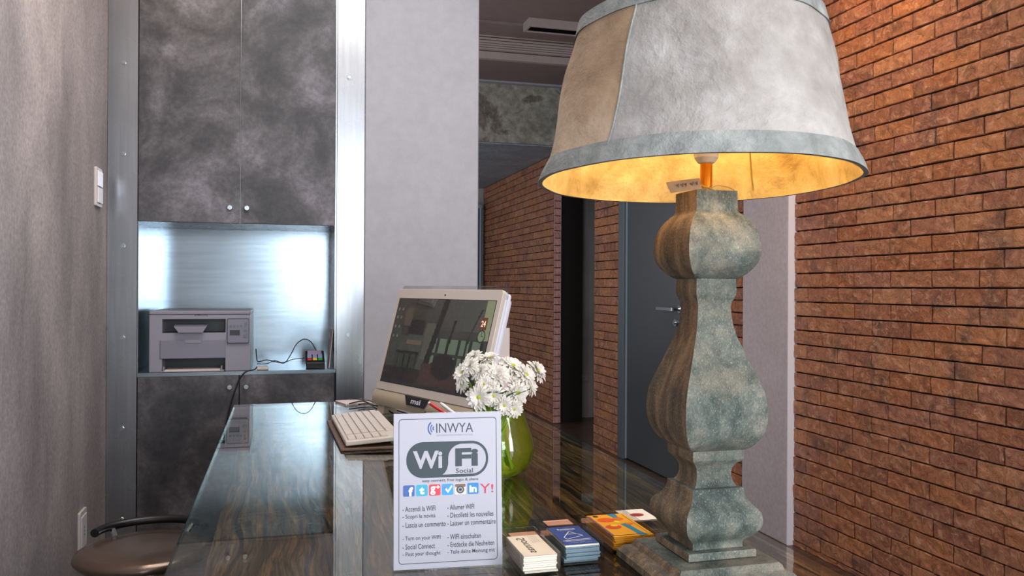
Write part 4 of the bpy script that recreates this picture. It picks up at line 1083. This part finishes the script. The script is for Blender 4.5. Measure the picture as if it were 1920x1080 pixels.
# blue stack
zt2 = .8085; a, b = cardpos(1062, 1025, 1121, 1016, zt2)
x0 = a.x; x1 = b.x; yf = (a.y + b.y) / 2; yb_ = onz(1030, 990, zt2).y
holder('clear acrylic card holder around the blue card stack', x0 - .006, x1 + .006, yf - .006, yb_ + .012, .7805, .034)
def blue(mb, T):
    mb.col = lin('#2a4787'); mb.flat([(0, 0), (1, 0), (1, 1), (0, 1)], T)
    mb.col = lin('#dcd6dc')
    def bar(p, q, w_=.025):
        d = Vector((q[0] - p[0], q[1] - p[1])); l = d.length; nn = Vector((-d.y, d.x)) / l * w_ / 2
        mb.flat([(p[0] + nn.x, p[1] + nn.y * .7), (p[0] - nn.x, p[1] - nn.y * .7), (q[0] - nn.x, q[1] - nn.y * .7), (q[0] + nn.x, q[1] + nn.y * .7)], lambda a_, b_: T(a_, b_, 2))
    bar((.2, .4), (.52, .7)); bar((.52, .7), (.8, .44)); bar((.8, .44), (.24, .30)); bar((.24, .30), (.2, .4)); bar((.38, .57), (.68, .55)); bar((.08, .22), (.92, .26), .03); bar((.12, .17), (.9, .2), .02)
    text(mb, 'Residenza', .25, .78, .8, .88, lambda a_, b_: T(a_, b_, 2), .02); mb.col = lin('#8fa0c8'); text(mb, 'bed and breakfast', .25, .7, .74, .78, lambda a_, b_: T(a_, b_, 2))
    text(mb, 'tel 045 800 info', .15, .85, .07, .12, lambda a_, b_: T(a_, b_, 2))
cards('business_cards', 'thick stack of blue cards with a white house line drawing', x0, x1, yf, yb_, .7828, 9, (zt2 - .7828) / 9, 'card_stock', 'paper_blue_edge', blue)
# small salmon cards behind
o = MB().box(0, .045, 0, .028, 0, .001).build('card', 'red_plastic'); 
t3 = NT('salmon_card'); t3.pbr('#d9a080', .6); MT['salmon'] = t3.m; o.data.materials[0] = MT['salmon']
q = onz(984, 1008, .781); o.location = (q.x - .02, q.y, .7805); tag(o, 'salmon pink card lying flat behind the white card stack', 'card')
o = o.copy(); COL.objects.link(o); q = onz(1030, 990, .781); o.location = (onz(1026, 985, .781).x, q.y + .012, .7805); o['label'] = 'salmon pink card lying flat behind the blue card stack'
# yellow leaflets: stack leaning on the lamp plinth
ya = onz(1152, 1008, .802); yb2 = onz(1220, 998, .802); yc = onz(1100, 970, .800)
yx0, yx1, yy0, yy1 = ya.x - .0, yb2.x, ya.y, yc.y
yy0 = max(yy0, 1.162)
holder('clear acrylic holder around the yellow leaflets next to the lamp', yx0 - .006, yx1 + .006, yy0 - .005, yy1 + .008, .7805, .026)
def yellow(mb, T):
    mb.col = lin('#f0a818'); mb.flat([(0, 0), (1, 0), (1, 1), (0, 1)], T)
    def blob(cx, cy, rx, ry, c, l, a0=0):
        mb.col = lin(c); mb.flat([(cx + rx * math.cos(t * PI / 10) * math.cos(a0) - ry * math.sin(t * PI / 10) * math.sin(a0), cy + rx * math.cos(t * PI / 10) * math.sin(a0) + ry * math.sin(t * PI / 10) * math.cos(a0)) for t in range(20)], lambda a_, b_: T(a_, b_, l))
    mb.col = lin('#2c86a0'); mb.flat([(.55, 1), (.78, 1), (.74, .78), (.62, .78)], lambda a_, b_: T(a_, b_, 1)); mb.flat([(.56, .52), (.74, .56), (.8, .2), (.86, 0), (.66, 0), (.62, .3)], lambda a_, b_: T(a_, b_, 1))
    blob(.34, .74, .22, .10, '#e8601c', 2); blob(.68, .76, .14, .07, '#e0701f', 2); blob(.3, .42, .2, .09, '#d8501c', 2); blob(.78, .5, .1, .05, '#e0701f', 3); blob(.55, .62, .07, .05, '#f4d83a', 3); blob(.36, .47, .09, .04, '#f4d83a', 3); blob(.2, .93, .07, .04, '#2a2a18', 3)
    mb.col = lin('#8a5a70'); mb.flat([(0, .05), (.06, .05), (.06, .95), (0, .95)], lambda a_, b_: T(a_, b_, 1))
    mb.col = lin('#5a2c14'); mb.flat([(.92, .1), (.935, .1), (.935, .95), (.92, .95)], lambda a_, b_: T(a_, b_, 1)); mb.flat([(.02, .05), (1, .05), (1, .065), (.02, .065)], lambda a_, b_: T(a_, b_, 2))
t4 = NT('yellow_paper'); t4.pbr('#e39a1c', .5); MT['yellow_paper'] = t4.m
cards('leaflets', 'stack of bright yellow and orange leaflets beside the lamp plinth', yx0, yx1, yy0, yy1, .7828, 7, (.802 - .7828) / 7, 'yellow_paper', 'yellow_paper', yellow)
# small pinkish card behind
q = onz(1194, 966, .781)
e = thing('business_card', 'small pale card with a red mark behind the yellow leaflets', 'card', (q.x, q.y, .7805))
MB().box(q.x - .026, q.x + .026, q.y - .03, q.y + .035, .7805, .7815).build('card', 'card_stock', e)
m_ = MB(); m_.col = lin('#9c2f34'); m_.flat([(q.x + .013 * math.cos(k * PI / 6), q.y + .01 * math.sin(k * PI / 6)) for k in range(12)], lambda a_, b_: Vector((a_, b_, .7817))); m_.build('red_mark', 'print', e)
# flat acrylic sheets under the holders
for (pa, pb, pc_, pd, lb) in (((1040, 968), (1135, 955), (1200, 985), (1105, 1000), 'flat clear acrylic sheet on the glass behind the yellow leaflets'), ((945, 978), (1035, 966), (1060, 985), (965, 998), 'flat clear acrylic sheet on the glass behind the salmon card')):
    P4 = [onz(*p_, .7806) for p_ in (pa, pb, pc_, pd)]; cc = sum(P4, Vector()) / 4
    x0 = min(P4[0].x, P4[3].x); x1 = max(P4[1].x, P4[2].x); y1 = P4[0].y; y0 = P4[3].y
    tg_ = MB().box(x0, x1, y0 + .03, y1, .7803, .7804 + .0001)
    tag(tg_.build('acrylic_sheet', 'acrylic'), lb, 'sheet')

# ------------------------------------------------------------------ printer and niche items
prn = thing('laser_printer', 'light grey multifunction laser printer standing in the steel niche', 'printer', (-.31, 3.86, .8245))
px0 = ony(280, 640, 3.69).x; px1 = ony(469, 640, 3.69).x; PZ0 = .8245; PZ1 = ony(300, 583, 3.69).z
YF, YK = 3.69, 4.05
def pz(y): return ony(370, y, 3.69).z
def pxx(x): return ony(x, 640, 3.69).x
def fbox(x0, x1, y0, y1, d0, d1): return MB().box(pxx(x0), pxx(x1), YF - d1, YF - d0, pz(y1), pz(y0))   # pixel rectangle on the printer front
# body shell built as pieces that leave the paper slot and the tray mouth open
body = MB()
zs0, zs1 = pz(624), pz(598); zt0, zt1 = pz(692), pz(672); xs0, xs1 = pxx(304), pxx(421); xt0, xt1 = pxx(300), pxx(423); xc = px1
body.box(px0, px1, YF, YK, zs1, PZ1 - .016); body.box(px0, xs0, YF, YK, PZ0, zs1); body.box(xs1 + .004, px1, YF, YK, PZ0, zs1)
body.box(xs0, xs1 + .004, YF, YK, zt1, zs0); body.box(xs0, xs1 + .004, YF + .10, YK, PZ0, zt1); body.box(xs0, xs1 + .004, YF + .08, YK, zs0, zs1)
body.build('body', 'printer_shell', prn)
MB().box(px0 - .001, px1 + .001, YF - .003, YK, PZ1 - .0155, PZ1).build('scanner_lid', 'printer_shell', prn, bevel=.004)
MB().box(xs0, xs1 + .004, YF + .078, YF + .0799, zs0, zs1).box(xs0, xs1 + .004, YF + .098, YF + .0999, PZ0, zt1).build('slot_backing', 'printer_dark', prn)
MB().box(xs0, xs1 + .004, YF + .002, YF + .078, zs0, zs0 + .002).box(xs0, xs1 + .004, YF + .002, YF + .078, zs1 - .002, zs1).build('output_slot', 'printer_dark', prn)
MB().add([(pxx(326), YF - .01, pz(612)), (pxx(388), YF - .01, pz(612)), (pxx(382), YF - .03, pz(621)), (pxx(335), YF - .03, pz(621)), (pxx(326), YF + .03, pz(608)), (pxx(388), YF + .03, pz(608)), (pxx(382), YF - .03, pz(623)), (pxx(335), YF - .03, pz(623)), (pxx(326), YF + .03, pz(610)), (pxx(388), YF + .03, pz(610))],
         [(0, 1, 2, 3), (4, 5, 1, 0), (3, 2, 6, 7), (7, 6, 9, 8), (8, 9, 5, 4)]).build('output_tray', 'printer_front', prn)
fbox(300, 423, 637, 672, 0, .006).build('front_cover', 'printer_front', prn, bevel=.003)
fbox(347, 377, 636.5, 643, .006, .0085).build('cover_latch', 'printer_shell', prn, bevel=.001)
MB().box(xt0 + .004, xt1 - .004, YF - .028, YF + .09, PZ0, PZ0 + .004).build('paper_tray', 'printer_shell', prn, bevel=.001)
MB().box(xt0 + .012, xt0 + .018, YF - .01, YF + .03, PZ0 + .0042, PZ0 + .022).box(xt1 - .018, xt1 - .012, YF - .01, YF + .03, PZ0 + .0042, PZ0 + .022).build('paper_guide', 'printer_front', prn)
MB().box(xt0 + .02, xt1 - .02, YF - .026, YF + .09, PZ0 + .0042, PZ0 + .008).build('paper_sheets', 'paper', prn)
cp = MB().prism(rrect(pxx(426), pxx(467), pz(645), pz(597), .006, 4), lambda a_, b_, q_: (a_, YF - q_, b_), .008).build('control_panel', 'printer_front', prn, bevel=.001, seg=1)
rg_ = MB(); ringpoly(rg_, rrect(pxx(426), pxx(467), pz(645), pz(597), .006, 4), rrect(pxx(427), pxx(466), pz(643), pz(598.5), .005, 4), lambda a_, b_: (a_, YF - .0084, b_)); rg_.build('panel_border', 'printer_dark', cp)
MB().box(pxx(431), pxx(450), YF - .0095, YF - .0081, pz(629), pz(619)).build('display', 'printer_dark', cp)
for k in range(5): MB().prism([(pxx(431 + 6.5 * k), pz(614)), (pxx(435 + 6.5 * k), pz(614)), (pxx(435 + 6.5 * k), pz(610)), (pxx(431 + 6.5 * k), pz(610))], lambda a_, b_, q_: (a_, YF - .0082 - q_, b_), .0015).build('button', 'steel_dark', cp)
for (bx, by, br) in ((461, 607, 2.6), (460, 620, 2.6), (460, 630, 4)):
    MB().tube([(pxx(bx), YF - .008, pz(by)), (pxx(bx), YF - .0105, pz(by))], br / F * 3.5, 14).build('button', 'steel_dark', cp)
t5 = MB(); text(t5, 'SAMSUNG', pxx(364), pxx(390), pz(592), pz(588), lambda a_, b_: (a_, YF - .0006, b_), .02); t5.build('lettering', 'printer_dark', prn)

pt = thing('card_terminal', 'small dark payment terminal with coloured keys, right end of niche', 'terminal', tuple(ony(592, 690, 3.75)))
tx0, tx1 = ony(573, 690, 3.72).x, ony(609, 690, 3.72).x; TZ0 = .8245
def Tm(a_, b_, d_=0): return Vector((tx0 + (tx1 - tx0) * a_, 3.71 + .10 * b_, TZ0 + .026 + .045 * b_ + d_))
tb = MB(); tb.add([(tx0 + .004, 3.715, TZ0), (tx1, 3.715, TZ0), (tx1, 3.82, TZ0), (tx0 + .004, 3.82, TZ0), Tm(0, 0), Tm(1, 0), Tm(1, 1), Tm(0, 1)], [(0, 3, 2, 1), (4, 5, 6, 7), (0, 1, 5, 4), (1, 2, 6, 5), (2, 3, 7, 6), (3, 0, 4, 7)])
tb.build('body', 'black_plastic', pt, bevel=.004)
def tkey(name, a0, a1, b0, b1, c, d=.0005):
    m = MB(); m.col = lin(c); m.add([Tm(a0, b0, d), Tm(a1, b0, d), Tm(a1, b1, d), Tm(a0, b1, d), Tm(a0, b0, d + .003), Tm(a1, b0, d + .003), Tm(a1, b1, d + .003), Tm(a0, b1, d + .003)], [(4, 5, 6, 7), (0, 1, 5, 4), (1, 2, 6, 5), (2, 3, 7, 6), (3, 0, 4, 7)]); m.build(name, 'print', pt)
tkey('display', .12, .85, .66, .92, '#9c86a0')
for r in range(2):
    for c in range(3): tkey('key', .1 + c * .28, .32 + c * .28, .36 + r * .15, .48 + r * .15, '#8090b8')
for c, cc in enumerate(('#c02c20', '#d8b828', '#1f9a48')): tkey('key', .1 + c * .28, .32 + c * .28, .18, .31, cc)
fl = thing('leaflet', 'thin upright white leaflet leaning at the right side of niche', 'leaflet', (.2, 3.78, .8245))
MB().add([(.196, 3.70, .8245), (.196, 3.85, .8245), (.212, 3.85, .99), (.212, 3.70, .99), (.199, 3.70, .8245), (.199, 3.85, .8245), (.215, 3.85, .99), (.215, 3.70, .99)], [(0, 1, 2, 3), (4, 7, 6, 5), (0, 3, 7, 4), (1, 5, 6, 2), (3, 2, 6, 7), (0, 4, 5, 1)]).build('sheet', 'paper', fl)
ad = thing('power_adapter', 'small pale adapter block right of the printer', 'adapter', tuple(ony(490, 690, 3.71)))
ax0, ax1 = ony(482, 690, 3.69).x, ony(503, 690, 3.69).x
MB().box(ax0, ax1, 3.69, 3.735, .8245, .837).build('case', 'ivory_cover', ad, bevel=.002)
def N(px, py, Y): 
    p_ = ony(px, py, 3.70 + (Y - 3.0) * 1.1); p_.z = max(p_.z, .8275); return p_
cable('power_cable', [N(480, 655, 3.2), N(481, 668, 3.16), N(484, 678, 3.10), N(500, 675, 3.06), N(520, 679, 3.05), N(534, 680, 3.06), N(545, 665, 3.07), N(556, 645, 3.08), N(570, 636, 3.1), N(582, 640, 3.11), N(590, 652, 3.115), N(594, 660, 3.11)], .0022, 'black cable arching from the printer up to the card terminal')
cable('power_cable', [N(482, 682, 3.05), N(500, 682, 3.02), N(515, 676, 3.03), N(530, 680, 3.04), N(548, 674, 3.03), N(562, 672, 3.02), N(571, 671, 3.02)], .0018, 'thin black cable lying flat on the niche shelf')
cable('power_cable', [N(481, 688, 3.03), Vector((ony(478, 690, 3.67).x, 3.672, .829)), ony(462, 697, 3.645), ony(450, 710, 3.644), ony(440, 735, 3.644), ony(430, 770, 3.645), ony(423, 800, 3.645), ony(418, 822, 3.645)], .0028, 'black cable hanging from the niche down the lower cabinet door')
q = ony(417, 832, 3.645); cn = MB().box(q.x - .008, q.x + .008, q.y - .006, q.y + .006, q.z - .022, q.z + .02).build('cable_connector', 'black_plastic', None, bevel=.003); tag(cn, 'black plug at the lower end of the hanging cable', 'connector')

# ------------------------------------------------------------------ stool
sx, sy, sz = -.372, 2.53, .445
stl = thing('bar_stool', 'round bronze-toned stool with low curved backrest beside the desk', 'stool', (sx, sy, 0))
MB().lathe([(.0001, .398), (.13, .40), (.175, .411), (.185, .424), (.18, .437), (.155, .446), (.09, .452), (.0001, .454)], 48, (sx, sy), cap=False).build('seat', 'stool_bronze', stl, smooth=60, merge=1e-5)
pts = [(sx + .15 * math.cos(R(a)), sy + .09 + .12 * math.sin(R(a)), .463) for a in range(0, 181, 7)]
MB().tube(pts, .0125, 10).build('backrest', 'black_plastic', stl, smooth=True)
for a in (40, 140): MB().tube([(sx + .09 * math.cos(R(a)), sy + .09 * math.sin(R(a)), .405), (sx + .15 * math.cos(R(a)), sy + .09 + .12 * math.sin(R(a)), .459)], .008, 8).build('backrest_support', 'chrome', stl, smooth=True)
MB().tube([(sx, sy, .02), (sx, sy, .40)], .022, 20).build('post', 'chrome', stl, smooth=40)
MB().lathe([(.15, 0), (.15, .008), (.05, .02), (.026, .03)], 40, (sx, sy)).build('base', 'chrome', stl, smooth=40)
rg = [(sx + .12 * math.cos(2 * PI * k / 32), sy + .12 * math.sin(2 * PI * k / 32), .2) for k in range(32)]
MB().tube(rg, .008, 8, closed=True).build('footrest', 'chrome', stl, smooth=True)
